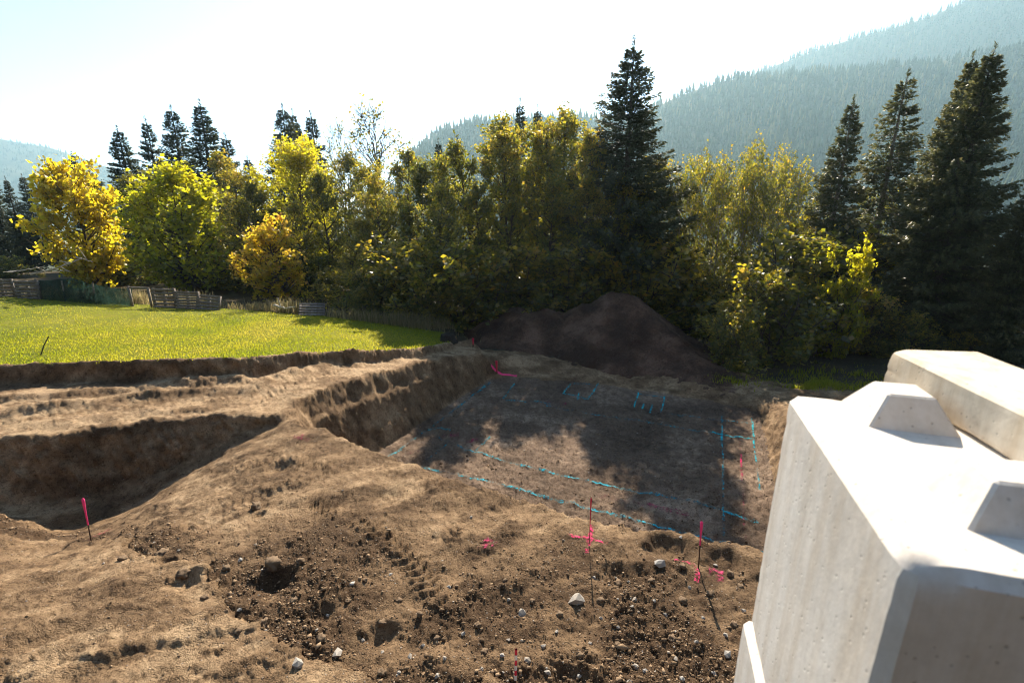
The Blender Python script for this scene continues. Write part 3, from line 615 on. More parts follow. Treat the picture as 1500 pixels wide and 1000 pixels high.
def make_spruce(seed, H, Rc, cb=0.03, density=1.0, droop=0.35, gappy=0.12, needle=0.22):
    g = np.random.default_rng(seed)
    paths = [(np.stack([0.03 * np.sin(np.linspace(0, 5, 14) + seed), 0.03 * np.cos(np.linspace(0, 4, 14)), np.linspace(0, H, 14)], -1), np.linspace(H * 0.016, 0.012, 14))]
    tw = []; C, U, Wd = [], [], []; T = []
    zc = cb * H
    sect = g.random(8)
    while zc < H * 0.985:
        zn = (zc - cb * H) / (H * (1 - cb)); step = (0.11 + 0.17 * (1 - zn)) * H / 14
        nb = int((4.2 + 5.5 * (1 - zn)) * density) + 1
        for b in range(nb):
            a = g.random() * 6.28
            if g.random() < gappy: continue
            L = Rc * (1 - zn) ** 0.88 * (0.62 + 0.45 * g.random()) * (0.8 + 0.4 * sect[int(a / 6.2832 * 8 + zn * 9) % 8]) * (1.0 if zn > 0.15 else 0.75 + zn * 1.6) + 0.10
            up = 0.38 * zn - droop * (1 - zn)
            n = 8; q = np.linspace(0, 1, n)
            hx = q * L; hz = L * (up * q - 0.22 * q * (1 - q) + 0.20 * (1 - zn) * q ** 3)
            ca, sa = math.cos(a), math.sin(a)
            B = np.stack([hx * ca, hx * sa, zc + hz + g.normal() * 0.22 * step], -1)
            tw.append((B[::2] if L < 1 else B, np.linspace(0.008 + 0.012 * L, 0.004, len(B[::2] if L < 1 else B))))
            m = int((12 + 50 * L) * density)
            s = g.random(m) ** 0.75; k_ = np.minimum((s * (n - 1)).astype(int), n - 2); fr = (s * (n - 1) - k_)[:, None]
            base = B[k_] * (1 - fr) + B[k_ + 1] * fr
            side = np.where(g.random(m) > 0.5, 1, -1)[:, None]
            perp = np.array([-sa, ca, 0])[None] * side
            out_ = np.array([ca, sa, 0])[None]
            tl = (0.10 + 0.30 * L * (1 - s)[:, None] * g.random((m, 1)) + 0.05)
            dirn = unit(out_ * (0.55 + 0.4 * g.random((m, 1))) + perp * (0.8 * g.random((m, 1)) + 0.1) + np.array([0, 0, 1.0])[None] * (0.45 * g.normal(size=(m, 1)) - 0.45 * (1 - zn)))
            c = base + perp * tl * 0.55 + dirn * tl * 0.4 - np.array([0, 0, 1.0])[None] * 0.16 * L ** 0.5 * g.random((m, 1)) ** 2
            ln = needle * (0.6 + 0.7 * g.random((m, 1))) * (0.65 + 0.35 * (1 - zn))
            wv = unit(np.cross(dirn, g.normal(size=(m, 3)) * 0.7 + np.array([0, 0, 1.0])))
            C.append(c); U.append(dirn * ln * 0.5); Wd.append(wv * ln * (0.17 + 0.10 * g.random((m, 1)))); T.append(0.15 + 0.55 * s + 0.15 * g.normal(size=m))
        zc += step * (0.75 + 0.5 * g.random())
    m = 60; zt = H * (0.93 + 0.10 * g.random(m)); C.append(np.stack([g.normal(size=m) * 0.03, g.normal(size=m) * 0.03, zt], -1)); d = unit(np.stack([g.normal(size=m), g.normal(size=m), 1.0 + 0 * zt], -1)); U.append(d * 0.10); Wd.append(unit(np.cross(d, g.normal(size=(m, 3)))) * 0.02); T.append(np.full(m, 0.4))
    V1, F1 = tubes(paths, 8); V2, F2 = tubes(tw, 3)
    lv, lf = leaves(np.concatenate(C), np.concatenate(U), np.concatenate(Wd), 0.3)
    return np.concatenate([V1, V2]), np.concatenate([F1, F2 + len(V1)]), lv, lf, np.repeat(np.clip(np.concatenate(T), 0, 1), 4)

PROTO = {}
def proto(key, data, wood_mat, leaf_m, H):
    wv, wf, lv, lf, tint = data
    PROTO[key] = (mesh_np(key + '_trunk', wv, wf, wood_mat), mesh_np(key + '_crown', lv, lf, leaf_m, False, {'tint': tint}), H)
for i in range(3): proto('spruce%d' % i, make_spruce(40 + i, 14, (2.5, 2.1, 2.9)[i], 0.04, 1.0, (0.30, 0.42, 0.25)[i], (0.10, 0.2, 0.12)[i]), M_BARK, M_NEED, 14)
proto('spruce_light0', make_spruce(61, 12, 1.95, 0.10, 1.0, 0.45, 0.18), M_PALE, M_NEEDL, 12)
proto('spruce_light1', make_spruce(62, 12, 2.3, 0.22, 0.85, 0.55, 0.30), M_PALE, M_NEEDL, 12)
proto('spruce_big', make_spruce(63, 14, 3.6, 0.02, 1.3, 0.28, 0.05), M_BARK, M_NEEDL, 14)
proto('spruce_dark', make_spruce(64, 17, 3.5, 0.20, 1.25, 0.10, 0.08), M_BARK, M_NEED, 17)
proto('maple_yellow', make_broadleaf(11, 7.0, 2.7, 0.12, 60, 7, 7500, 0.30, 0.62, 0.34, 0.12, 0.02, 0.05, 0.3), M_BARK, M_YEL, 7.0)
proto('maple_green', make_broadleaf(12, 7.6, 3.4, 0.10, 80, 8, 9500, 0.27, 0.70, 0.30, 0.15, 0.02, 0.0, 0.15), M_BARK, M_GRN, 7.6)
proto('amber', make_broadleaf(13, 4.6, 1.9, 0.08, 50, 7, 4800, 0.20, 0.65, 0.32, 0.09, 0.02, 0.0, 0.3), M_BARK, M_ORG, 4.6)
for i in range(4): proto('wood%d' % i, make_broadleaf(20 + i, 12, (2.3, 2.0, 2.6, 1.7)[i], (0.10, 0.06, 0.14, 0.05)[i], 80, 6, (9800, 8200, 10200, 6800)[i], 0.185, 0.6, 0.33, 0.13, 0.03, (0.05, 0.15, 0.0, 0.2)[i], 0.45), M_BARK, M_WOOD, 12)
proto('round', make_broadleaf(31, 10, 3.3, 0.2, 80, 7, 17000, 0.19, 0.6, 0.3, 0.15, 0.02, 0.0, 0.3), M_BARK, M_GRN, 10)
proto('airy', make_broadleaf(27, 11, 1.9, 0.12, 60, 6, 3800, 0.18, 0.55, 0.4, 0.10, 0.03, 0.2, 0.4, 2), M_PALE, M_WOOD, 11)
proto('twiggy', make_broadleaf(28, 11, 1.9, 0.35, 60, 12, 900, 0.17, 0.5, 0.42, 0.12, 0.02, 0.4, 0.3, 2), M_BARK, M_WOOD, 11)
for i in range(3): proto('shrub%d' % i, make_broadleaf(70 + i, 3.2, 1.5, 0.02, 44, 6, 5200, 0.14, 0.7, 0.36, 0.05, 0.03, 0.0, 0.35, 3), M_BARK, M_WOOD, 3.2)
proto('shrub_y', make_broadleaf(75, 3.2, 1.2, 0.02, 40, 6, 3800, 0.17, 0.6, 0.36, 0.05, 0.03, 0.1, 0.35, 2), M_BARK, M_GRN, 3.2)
def tree(key, name, label, cat, px, py_top, Y, group=None, wide=1.0, rot=None, sink=0.05):
    t = at_y(px, py_top, Y); base = gz(t[0], Y) - sink
    tr_, cr, H = PROTO[key]; s = (t[2] - base) / H
    e = link(name, None, None, (t[0], Y, base)); e.scale = (s * wide, s * wide, s); e.rotation_euler[2] = random.random() * 6.28 if rot is None else rot
    tag(e, label, cat, group)
    link('trunk', tr_, e); link('crown', cr, e)
    return e
# single-out conifers
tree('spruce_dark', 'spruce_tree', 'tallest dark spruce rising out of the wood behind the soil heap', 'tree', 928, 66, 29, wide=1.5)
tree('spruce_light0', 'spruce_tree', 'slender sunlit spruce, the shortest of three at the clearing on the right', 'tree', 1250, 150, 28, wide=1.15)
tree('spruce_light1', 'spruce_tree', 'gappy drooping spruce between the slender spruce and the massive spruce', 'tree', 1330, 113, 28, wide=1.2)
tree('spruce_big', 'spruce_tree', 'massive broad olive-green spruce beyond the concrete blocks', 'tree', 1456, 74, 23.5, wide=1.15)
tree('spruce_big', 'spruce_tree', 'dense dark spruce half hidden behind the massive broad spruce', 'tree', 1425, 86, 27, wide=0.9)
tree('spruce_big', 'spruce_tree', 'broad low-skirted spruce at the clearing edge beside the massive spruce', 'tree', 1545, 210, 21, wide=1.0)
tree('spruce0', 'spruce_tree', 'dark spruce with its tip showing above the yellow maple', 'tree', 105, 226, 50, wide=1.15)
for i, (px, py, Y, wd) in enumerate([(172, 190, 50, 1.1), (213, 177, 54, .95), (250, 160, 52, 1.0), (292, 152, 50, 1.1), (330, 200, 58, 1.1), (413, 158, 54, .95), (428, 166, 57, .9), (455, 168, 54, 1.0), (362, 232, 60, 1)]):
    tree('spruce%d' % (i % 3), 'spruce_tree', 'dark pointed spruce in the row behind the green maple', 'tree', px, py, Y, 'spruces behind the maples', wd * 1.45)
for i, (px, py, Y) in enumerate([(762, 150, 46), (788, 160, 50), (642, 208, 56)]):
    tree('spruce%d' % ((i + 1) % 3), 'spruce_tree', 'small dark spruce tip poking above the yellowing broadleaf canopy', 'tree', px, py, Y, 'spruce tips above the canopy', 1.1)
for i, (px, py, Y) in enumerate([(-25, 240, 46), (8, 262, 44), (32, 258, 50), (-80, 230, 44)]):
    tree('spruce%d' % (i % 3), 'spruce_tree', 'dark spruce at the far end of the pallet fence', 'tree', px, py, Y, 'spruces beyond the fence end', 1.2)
# trees by the meadow
tree('maple_yellow', 'maple_tree', 'bright yellow maple behind the green netting fence', 'tree', 100, 240, 33, rot=0.4, wide=0.84)
tree('maple_green', 'maple_tree', 'large rounded green-gold maple behind the pallet fence', 'tree', 258, 256, 33, rot=1.0, wide=1.08)
tree('amber', 'maple_tree', 'small amber-yellow tree beside the large green-gold maple', 'tree', 395, 322, 30, rot=2.0, wide=1.05)
tree('round', 'broadleaf_tree', 'domed yellow-topped tree beneath the twin spruces', 'tree', 432, 214, 42, wide=1.0)
tree('twiggy', 'broadleaf_tree', 'almost bare tree with fine twigs above the canopy', 'tree', 545, 148, 40, wide=1.1)
tree('twiggy', 'broadleaf_tree', 'thin half-bare tree next to the domed yellow-topped tree', 'tree', 492, 176, 41, wide=0.6)
WL = 'tall woodland tree with thinning olive and yellow leaves in the forest edge'
for i, (px, py, Y, wd) in enumerate([(185, 262, 44, 1.1), (320, 225, 45, 1.1), (345, 250, 40, 1.2), (375, 262, 38, 1.1), (500, 230, 38, 1.1), (470, 250, 35, 1.0), (530, 240, 34, 1), (585, 208, 36, 1.1), (560, 262, 31, 1.1),
        (612, 236, 32, 1.0), (650, 228, 33, 1.1), (688, 198, 31, 1.05), (720, 184, 33, 1.1), (752, 192, 29, 1.0), (785, 178, 32, 1.1), (815, 182, 30, 1.0), (845, 170, 33, 1.1), (868, 196, 29, .9),
        (640, 270, 28, 1), (705, 262, 27.5, 1), (800, 262, 27.5, 1), (850, 262, 27.5, 1), (975, 235, 30, .9), (405, 300, 36, 1.1), (440, 300, 34, 1.1), (590, 300, 28.5, 1.1), (520, 320, 29, 1.1), (745, 280, 27, 1), (905, 270, 27.5, .9), (950, 285, 27, .9), (270, 240, 47, 1.2), (225, 245, 46, 1.1), (135, 265, 46, 1.1)]):
    where = next(t for lim, t in ((200, 'behind the bright yellow maple'), (310, 'behind the large green-gold maple'), (400, 'behind the small amber-yellow tree'), (515, 'around the domed yellow-topped tree'), (625, 'below the almost bare twiggy tree'),
        (735, 'behind the shaded end of the lawn'), (880, 'between the lawn end and the tallest spruce, behind the heap'), (2000, 'at the foot of the tallest dark spruce')) if px < lim)
    if 660 < px < 1050: Y = max(Y + 0.6, 28.4)
    row = 'short front-row' if Y < 29.5 else ('tall rear' if py < 215 else 'mid-height')
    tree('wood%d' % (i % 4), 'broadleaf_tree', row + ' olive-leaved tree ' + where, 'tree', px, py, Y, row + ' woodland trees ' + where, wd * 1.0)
AL = 'slender airy tree with sparse yellow leaves between the tall dark spruce and the clearing spruces'
for i, (px, py, Y, wd) in enumerate([(1012, 232, 29, 1), (1045, 212, 32, 1.0), (1080, 222, 30, 1.1), (1120, 196, 31, 1.0), (1150, 225, 34, 1.1), (1185, 240, 31, 1.1), (1205, 268, 36, 1.2), (1290, 270, 36, 1.2), (1060, 260, 36, 1.2), (1030, 222, 30.5, .9), (1065, 240, 28.5, .9), (1100, 230, 29, .8), (1135, 250, 28, .8), (1165, 215, 33, .9)]):
    where = 'beside the tallest dark spruce' if px < 1075 else ('above the broad leafy shrub' if px < 1155 else 'beside the slender sunlit spruce')
    row = 'further back' if Y > 30.2 else 'at the front'
    tree('airy', 'broadleaf_tree', 'slender airy tree with sparse yellow leaves ' + row + ' ' + where, 'tree', px, py, Y, 'airy trees ' + row + ' ' + where, wd * 0.7)
# shrubs
tree('shrub0', 'shrub', 'broad leafy shrub at the clearing below the airy trees', 'shrub', 1145, 392, 22, wide=1.15)
tree('shrub_y', 'shrub', 'upright shrub with bright yellow-green top beneath the slender spruce', 'shrub', 1252, 366, 22, wide=0.55)
tree('shrub1', 'shrub', 'low olive shrub at the foot of the soil heap', 'shrub', 1082, 452, 20.5, wide=1.0)
SL = 'dark leafy shrub filling the shaded foot of the wood'
for i, (px, py, Y, wd) in enumerate([(500, 395, 29, 1.2), (545, 380, 26.5, 1.1), (580, 370, 27, 1.2), (620, 372, 25.5, 1.1), (660, 365, 26, 1.2), (700, 372, 25.5, 1.1), (740, 368, 26, 1.1), (785, 362, 26, 1.2), (830, 365, 25.5, 1.1), (870, 370, 26, 1.1), (960, 365, 25.5, 1.1), (1000, 372, 24.5, 1.1), (1035, 385, 24, 1.0),
        (455, 390, 33, 1.2), (1100, 372, 26, 1.2), (1190, 400, 24, 1.1), (1200, 350, 27, 1.2), (1290, 440, 22.5, 1.0), (1345, 478, 22, 1.0), (1420, 485, 21.5, 1.0), (330, 350, 36, 1.3), (200, 370, 37, 1.4), (60, 370, 38, 1.4), (0, 365, 38, 1.4), (370, 345, 34, 1.2), (140, 372, 36, 1.3), (290, 365, 35, 1.2), (420, 370, 34, 1.2), (1300, 350, 27, 1.2), (1240, 330, 30, 1.3), (1380, 350, 26, 1.2), (530, 430, 24.8, .9), (600, 425, 24.4, .9), (665, 430, 24.2, .9), (1010, 440, 22.5, .9), (915, 372, 25.6, 1.1)]):
    if 660 < px < 1050: Y = max(Y, 27.8)
    where = next(t for lim, t in ((150, 'beneath the yellow maple and the fence end'), (310, 'behind the pallet fence and green-gold maple'), (480, 'beneath the small amber-yellow tree'), (690, 'behind the shaded end of the lawn'), (880, 'behind the lower shoulder of the soil heap'), (1060, 'behind the peak of the soil heap'), (1230, 'beneath the airy trees at the clearing'), (2000, 'beneath the massive broad spruce')) if px < lim)
    tree('shrub%d' % (i % 3), 'shrub', 'dark leafy shrub ' + where, 'shrub', px, py + random.uniform(-22, 40), Y + random.uniform(-.6, .6), 'shrubs ' + where, wd * 1.15)

# ------------------------------------------------------------------ grass (too many blades to count)
def blades(name, pts, hts, mat, width=0.012, lean=0.5, seed=1, tint=None):
    g = np.random.default_rng(seed); n = len(pts)
    a = g.random(n) * 6.28; d = np.stack([np.cos(a), np.sin(a), 0 * a], -1); s = np.stack([-np.sin(a), np.cos(a), 0 * a], -1) * (width * (0.6 + 0.8 * g.random(n)))[:, None]
    ln = (lean * g.random(n))[:, None]; h = hts[:, None]; upv = np.array([[0, 0, 1.0]])
    b = pts; m_ = b + upv * h * 0.6 + d * h * ln * 0.35; t = b + upv * h * (1 - 0.25 * ln) + d * h * ln
    v = np.stack([b - s, b + s, m_ + s * 0.7, m_ - s * 0.7, t], 1).reshape(-1, 3)
    i0 = np.arange(n)[:, None] * 5
    f = np.concatenate([i0 + np.array([[0, 1, 2]]), i0 + np.array([[0, 2, 3]]), i0 + np.array([[3, 2, 4]])])
    tn = np.clip(0.5 + 0.22 * g.normal(size=n), 0, 1) if tint is None else tint
    return tag(link(name, mesh_np(name, v, f, mat, False, {'tint': np.repeat(tn, 5)})), kind='stuff')
lawn_idx = np.where((lawn_m > 0.6) & (forest_m < 0.5) & (y < 26) & (x > -34))[0]
wgt = rad.ravel()[lawn_idx] ** 1.4; 
pick = rng.choice(lawn_idx, 62000, p=wgt / wgt.sum())
jit = np.stack([rng.normal(size=len(pick)) * 0.07, rng.normal(size=len(pick)) * 0.10, 0 * pick - 0.01], -1)
edge = sstep(0.5, 0.0, inf['le'][pick])
tn = np.clip(0.45 + 0.75 * fbm(V[pick, 0] * 0.5, V[pick, 1] * 0.5, 0 * V[pick, 0], 3, 0.6, 41) + 0.10 * rng.normal(size=len(pick)), 0, 1)
o = blades('meadow_grass', V[pick] + jit, 0.035 + 0.05 * rng.random(len(pick)) + 0.04 * edge * rng.random(len(pick)), M_GRASS, 0.011, 0.8, 5, tn)
tag(o, 'short bright green grass of the sunlit meadow', 'grass')
def strip(name, path, n, w, h0, h1, mat, width, seed, label, cat, lean=0.5):
    g = np.random.default_rng(seed); p = np.array(path); L = np.r_[0, np.cumsum(np.hypot(*np.diff(p, axis=0).T))]
    q = g.random(n) * L[-1]; cx = np.interp(q, L, p[:, 0]) + g.normal(size=n) * w * 0.5; cy_ = np.interp(q, L, p[:, 1]) + np.abs(g.normal(size=n)) * w
    clump = sstep(-0.3, 0.35, fbm(cx * 0.8, cy_ * 0.8, 0 * cx, 2, 0.5, seed)); k_ = g.random(n) < 0.15 + 0.85 * clump
    cx, cy_, clump = cx[k_], cy_[k_], clump[k_]
    zz, _ = height(cx, cy_)
    o = blades(name, np.stack([cx, cy_, zz - 0.02], -1), (h0 + (h1 - h0) * g.random(len(cx))) * (0.5 + 0.6 * clump), mat, width, lean, seed)
    return tag(o, label, cat)
strip('tall_dry_grass', [(-26, 24.6), (-18, 24.2), (-13, 23.6), (-9.5, 23.0), (-6, 22.6), (-3.8, 22.2)], 12000, 0.9, 0.15, 0.85, M_DRYG, 0.012, 21, 'tall dry straw-coloured grass along the edge of the meadow', 'grass', 0.6)
strip('undergrowth_grass', [(9.2, 18.4), (11.5, 17.4), (14, 17.0), (20, 17.0)], 14000, 1.2, 0.08, 0.3, M_GRASS, 0.014, 22, 'low green ground cover in front of the shrubs at the clearing', 'ground cover', 0.8)
strip('undergrowth_weeds', [(-4.5, 22.5), (-1, 24.5), (3, 25), (8, 23.5), (14, 22)], 9000, 0.9, 0.2, 0.7, M_DRYG, 0.016, 23, 'dark weeds along the shaded foot of the wood', 'ground cover', 0.7)

# ------------------------------------------------------------------ meadow fence of pallets and netting, loose wood
def box(v0, v1):
    x0, y0, z0 = v0; x1, y1, z1 = v1
    return np.array([(x0, y0, z0), (x1, y0, z0), (x1, y1, z0), (x0, y1, z0), (x0, y0, z1), (x1, y0, z1), (x1, y1, z1), (x0, y1, z1)], float), np.array([(0, 3, 2, 1), (4, 5, 6, 7), (0, 1, 5, 4), (1, 2, 6, 5), (2, 3, 7, 6), (3, 0, 4, 7)])
def boxmesh(name, v0, v1, mat): v, f = box(v0, v1); return mesh_np(name, v, f, mat, False)
BOARD = boxmesh('board', (-0.6, -0.011, -0.05), (0.6, 0.011, 0.05), M_OLDW)
STRING = boxmesh('stringer', (-0.05, -0.05, -0.4), (0.05, 0.05, 0.4), M_OLDW)
def pallet(label, px, py, Y, rz, tilt=0.0, group=None, h=0.8, nb=6, roll=0.0, zup=0.0):
    p = at_y(px, py, Y); b = gz(p[0], Y) - 0.03 + zup
    e = tag(link('pallet', None, None, (p[0], Y, b)), label, 'pallet', group); e.rotation_euler = (tilt, roll, rz)
    for k_ in range(nb):
        o = link('board', BOARD, e, (random.uniform(-.02, .02), -0.062, h * (0.08 + 0.86 * k_ / (nb - 1)))); o.rotation_euler[1] = random.uniform(-.02, .02)
    for k_ in (0.1, 0.5, 0.9):
        o = link('board', BOARD, e, (0, 0.062, h * k_))
    for sx in (-0.54, 0, 0.54):
        o = link('stringer', STRING, e, (sx, 0, h * 0.5)); o.scale[2] = h / 0.8
    return e
pallet('weathered wooden pallet standing at the far end of the netting fence', 5, 430, 24.2, 0.05, -0.04, None, 0.95)
pallet('weathered wooden pallet standing against the end of the green netting', 42, 430, 24.0, -0.03, -0.05, None, 0.95)
pallet('upright grey pallet next to the fence opening', 241, 440, 23.4, -0.06, -0.06, None, 1.0)
pallet('upright grey pallet in the middle of the pallet fence', 275, 442, 23.25, -0.08, -0.10, None, 0.9, 7)
pallet('tilted broken pallet at the end of the pallet fence', 303, 446, 23.1, -0.1, -0.35, None, 0.75, 5, 0.05)
pallet('pale pallet lying at a slant in the dry grass below the amber tree', 456, 458, 22.9, 0.3, -0.9, None, 0.8, 5, 0.06)
def netting():
    g = np.random.default_rng(3); p0 = at_y(52, 430, 24.0); p1 = at_y(192, 440, 23.5)
    n, m_ = 90, 16; t = np.linspace(0, 1, n)
    topz = 0.95 + 0.28 * np.exp(-((t - 0.38) / 0.2) ** 2) - 0.12 * t + 0.04 * fbm(t * 9, 0 * t, 0 * t, 3, 0.5, 8)
    v = []
    for i in range(n):
        bx, by = p0[0] + (p1[0] - p0[0]) * t[i], 24.0 - 0.5 * t[i]; bz = gz(bx, by)
        for j in range(m_):
            q = j / (m_ - 1); v.append((bx, by + 0.10 * math.sin(t[i] * 38 + q * 2) * (0.3 + q * (1 - q) * 2) + 0.2 * q * q, bz + q * topz[i]))
    ii = np.arange(n * m_).reshape(n, m_); f = np.stack([ii[:-1, :-1], ii[1:, :-1], ii[1:, 1:], ii[:-1, 1:]], -1).reshape(-1, 4)
    e = tag(link('netting_fence', None, None, (0, 0, 0)), 'dark green netting hung along the edge of the meadow', 'fence')
    link('netting', mesh_np('netting', v, f, M_NET), e)
    for tt in (0.02, 0.3, 0.62, 0.99):
        bx, by = p0[0] + (p1[0] - p0[0]) * tt, 24.0 - 0.5 * tt; bz = gz(bx, by)
        pv, pf = tubes([(np.array([(bx, by + 0.05, bz - 0.2), (bx, by + 0.06, bz + 0.6), (bx + 0.02, by + 0.07, bz + 1.05)]), np.array([0.04, 0.038, 0.035]))], 6)
        link('post', mesh_np('post', pv, pf, M_OLDW), e)
netting()
def frame_gate():
    a = at_y(192, 440, 23.5); b = at_y(222, 440, 23.45); za, zb = gz(a[0], 23.5), gz(b[0], 23.45)
    e = tag(link('fence_opening', None, None, (a[0], 23.45, za)), 'open wooden frame between netting and pallets', 'fence')
    for dx, zz in ((0.06, 0), (b[0] - a[0] - 0.05, zb - za)):
        link('post', boxmesh('post', (dx - 0.04, -0.04, zz - 0.2), (dx + 0.04, 0.04, zz + 1.0), M_OLDW), e)
    v, f = box((0, -0.025, 0.92), (b[0] - a[0], 0.02, 1.0)); v[:, 2] += v[:, 0] / (b[0] - a[0]) * (zb - za)
    link('rail', mesh_np('rail', v, f, M_OLDW, False), e)
frame_gate()
def branch(label, pts, r0, r1, side=3, seed=0, mat=M_DEAD, name='fallen_branch'):
    g = np.random.default_rng(seed); P = np.array(pts, float); q = np.linspace(0, 1, 14)
    B = np.stack([np.interp(q, np.linspace(0, 1, len(P)), P[:, i]) for i in range(3)], -1) + g.normal(size=(14, 3)) * 0.015
    e = tag(link(name, None, None, tuple(P[0])), label, 'branch'); B = B - P[0]
    v, f = tubes([(B, np.linspace(r0, r1, 14))], 6); link('stem', mesh_np('stem', v, f, mat), e)
    for i in range(side):
        k_ = int(4 + i * 9 / max(side, 1)); d = unit(g.normal(size=3) + np.array([0.3, 0, 0.6])) * g.uniform(0.4, 0.9)
        v, f = tubes([(np.stack([B[k_], B[k_] + d * 0.5 + g.normal(size=3) * 0.03, B[k_] + d]), np.array([r1 * 1.2, r1, r1 * 0.5]))], 5)
        link('twig', mesh_np('twig', v, f, mat), e)
branch('long pale dead branch leaning over the green netting', [at_y(45, 402, 24.9), at_y(80, 394, 24.8), at_y(122, 378, 24.7)], 0.05, 0.025, 4, 1)
branch('pale dead branch lying towards the far end of the fence', [at_y(12, 398, 25.2), at_y(35, 396, 25.1), at_y(66, 390, 25.0)], 0.04, 0.02, 1, 2)
branch('short pale crossed branch at the tip of the leaning branch', [at_y(112, 377, 25.0), at_y(125, 380, 25), at_y(136, 384, 25.0)], 0.03, 0.02, 2, 4)
branch('crooked white branch lying in dry grass beside the slanted pallet', [at_y(400, 447, 22.6), at_y(418, 452, 22.5), at_y(434, 449, 22.4)], 0.06, 0.03, 1, 6)
# rod stuck in the meadow
rp = at_z(56, 516, 0.55); rt = at_y(70, 489, rp[1])
v, f = tubes([(np.array([[0, 0, -0.1], [(rt[0] - rp[0]) / 2, 0, (rt[2] - rp[2]) / 2], [rt[0] - rp[0], 0, rt[2] - rp[2]]]), np.array([0.018, 0.016, 0.014]))], 6)
tag(link('metal_rod', mesh_np('metal_rod', v, f, M_BLACKROD), None, (rp[0], rp[1], gz(rp[0], rp[1]))), 'thin dark rod stuck slanting in the sunny meadow', 'rod')
# dark stump at the end of the lawn
sp = at_z(655, 499, -0.95); g_ = np.random.default_rng(5)
nS = 20; prof = [(0.42, -0.1), (0.36, 0.03), (0.31, 0.14), (0.29, 0.27), (0.26, 0.33), (0.0, 0.34)]
v = []
for r_, zz in prof:
    for i in range(nS):
        a = 6.2832 * i / nS; q = r_ * (1 + 0.16 * math.sin(3 * a + 1) + 0.08 * math.sin(7 * a)); v.append((q * math.cos(a), q * math.sin(a), zz + 0.03 * math.sin(2 * a) * (zz > 0.2)))
f = [(i * nS + j, i * nS + (j + 1) % nS, (i + 1) * nS + (j + 1) % nS, (i + 1) * nS + j) for i in range(len(prof) - 1) for j in range(nS)]
tag(link('tree_stump', mesh_np('tree_stump', v, f, M_STUMP), None, (sp[0], sp[1], gz(sp[0], sp[1]))), 'low dark stump on the shaded end of the lawn', 'stump')

# ------------------------------------------------------------------ concrete blocks
hB = 0.55; Adir = np.array([0.283, 0.959]); Bdir = np.array([0.959, -0.283]); ORG = np.array([1.141 * hB, 1.146 * hB]); TOPZ = CAMZ - hB
ROT = math.atan2(Bdir[1], Bdir[0])
def rough_box(name, v0, v1, mat, bev=0.022, cuts=10, amp=0.004, seed=0, chips=()):
    bm = bmesh.new(); bmesh.ops.create_cube(bm, size=1)
    for v in bm.verts: v.co = Vector([(v0[i] + v1[i]) / 2 + v.co[i] * (v1[i] - v0[i]) for i in range(3)])
    bmesh.ops.bevel(bm, geom=bm.edges[:], offset=bev, segments=1, affect='EDGES', profile=0.5)
    bmesh.ops.subdivide_edges(bm, edges=[e for e in bm.edges if e.calc_length() > bev * 2.5], cuts=cuts, use_grid_fill=True)
    c = np.array([v.co[:] for v in bm.verts]); bm.normal_update()
    nr = np.array([v.normal[:] for v in bm.verts])
    q = fbm(c[:, 0] * 7 + seed, c[:, 1] * 7, c[:, 2] * 7, 4, 0.6, 300 + seed) * amp
    ed = np.minimum(np.abs(c - np.array(v0)), np.abs(c - np.array(v1))); ed.sort(axis=1); near = np.exp(-(ed[:, 1] / 0.03) ** 2)
    q = q - near * np.maximum(fbm(c[:, 0] * 22, c[:, 1] * 22, c[:, 2] * 22, 3, 0.6, 320 + seed) - 0.12, 0) * 0.008
    for (cx, cy_, cz, rd, dp) in chips: q = q - dp * np.exp(-((c - np.array([cx, cy_, cz])) ** 2).sum(1) / rd ** 2)
    for v, k_, nn in zip(bm.verts, q, nr): v.co += Vector(nn * k_)
    me = bpy.data.meshes.new(name); bm.to_mesh(me); bm.free(); me.materials.append(mat)
    for p in me.polygons: p.use_smooth = True
    me.set_sharp_from_angle(angle=R(28))
    return me
def stud(name, cx, cy_, z, b0, t0, hgt, mat):
    bm = bmesh.new(); bmesh.ops.create_cube(bm, size=1)
    for v in bm.verts:
        s = t0 if v.co.z > 0 else b0
        v.co = Vector((cx + (1 if v.co.x > 0 else -1) * s[0] / 2, cy_ + (1 if v.co.y > 0 else -1) * s[1] / 2, z + (hgt if v.co.z > 0 else -0.002)))
    bmesh.ops.bevel(bm, geom=[e for e in bm.edges if max(v.co.z for v in e.verts) > z + 0.01], offset=0.005, segments=1, affect='EDGES')
    me = bpy.data.meshes.new(name); bm.to_mesh(me); bm.free(); me.materials.append(mat); return me
BL, BW, BH = 1.368 * hB, 0.80, 0.86
def block(label, da, db, ztop, seed, studs, rot=0.0, L=BL):
    p = ORG + Adir * da + Bdir * db
    e = tag(link('concrete_block', None, None, (p[0], p[1], ztop - BH)), label, 'concrete block'); e.rotation_euler[2] = ROT + rot
    link('body', rough_box('block_body', (0, 0, 0), (BW, L, BH), M_CONC, 0.020, 34 if seed < 3 else 8, 0.0012, seed, [(0.03, 0, BH, 0.03, 0.02), (0.0, 0.02, BH, 0.02, 0.012), (0.0, L, BH, 0.02, 0.008)]), e)
    for (sb, sa) in studs:
        link('stud', stud('stud', sb, sa, BH, (0.36 * hB, 0.36 * hB), (0.185 * hB, 0.185 * hB), 0.145 * hB, M_CONC), e)
    return e
block('uppermost pale concrete block with two tapered studs on top', 0, 0, TOPZ, 1, [(0.43 * hB, 1.175 * hB), (0.435 * hB, 0.41 * hB)])
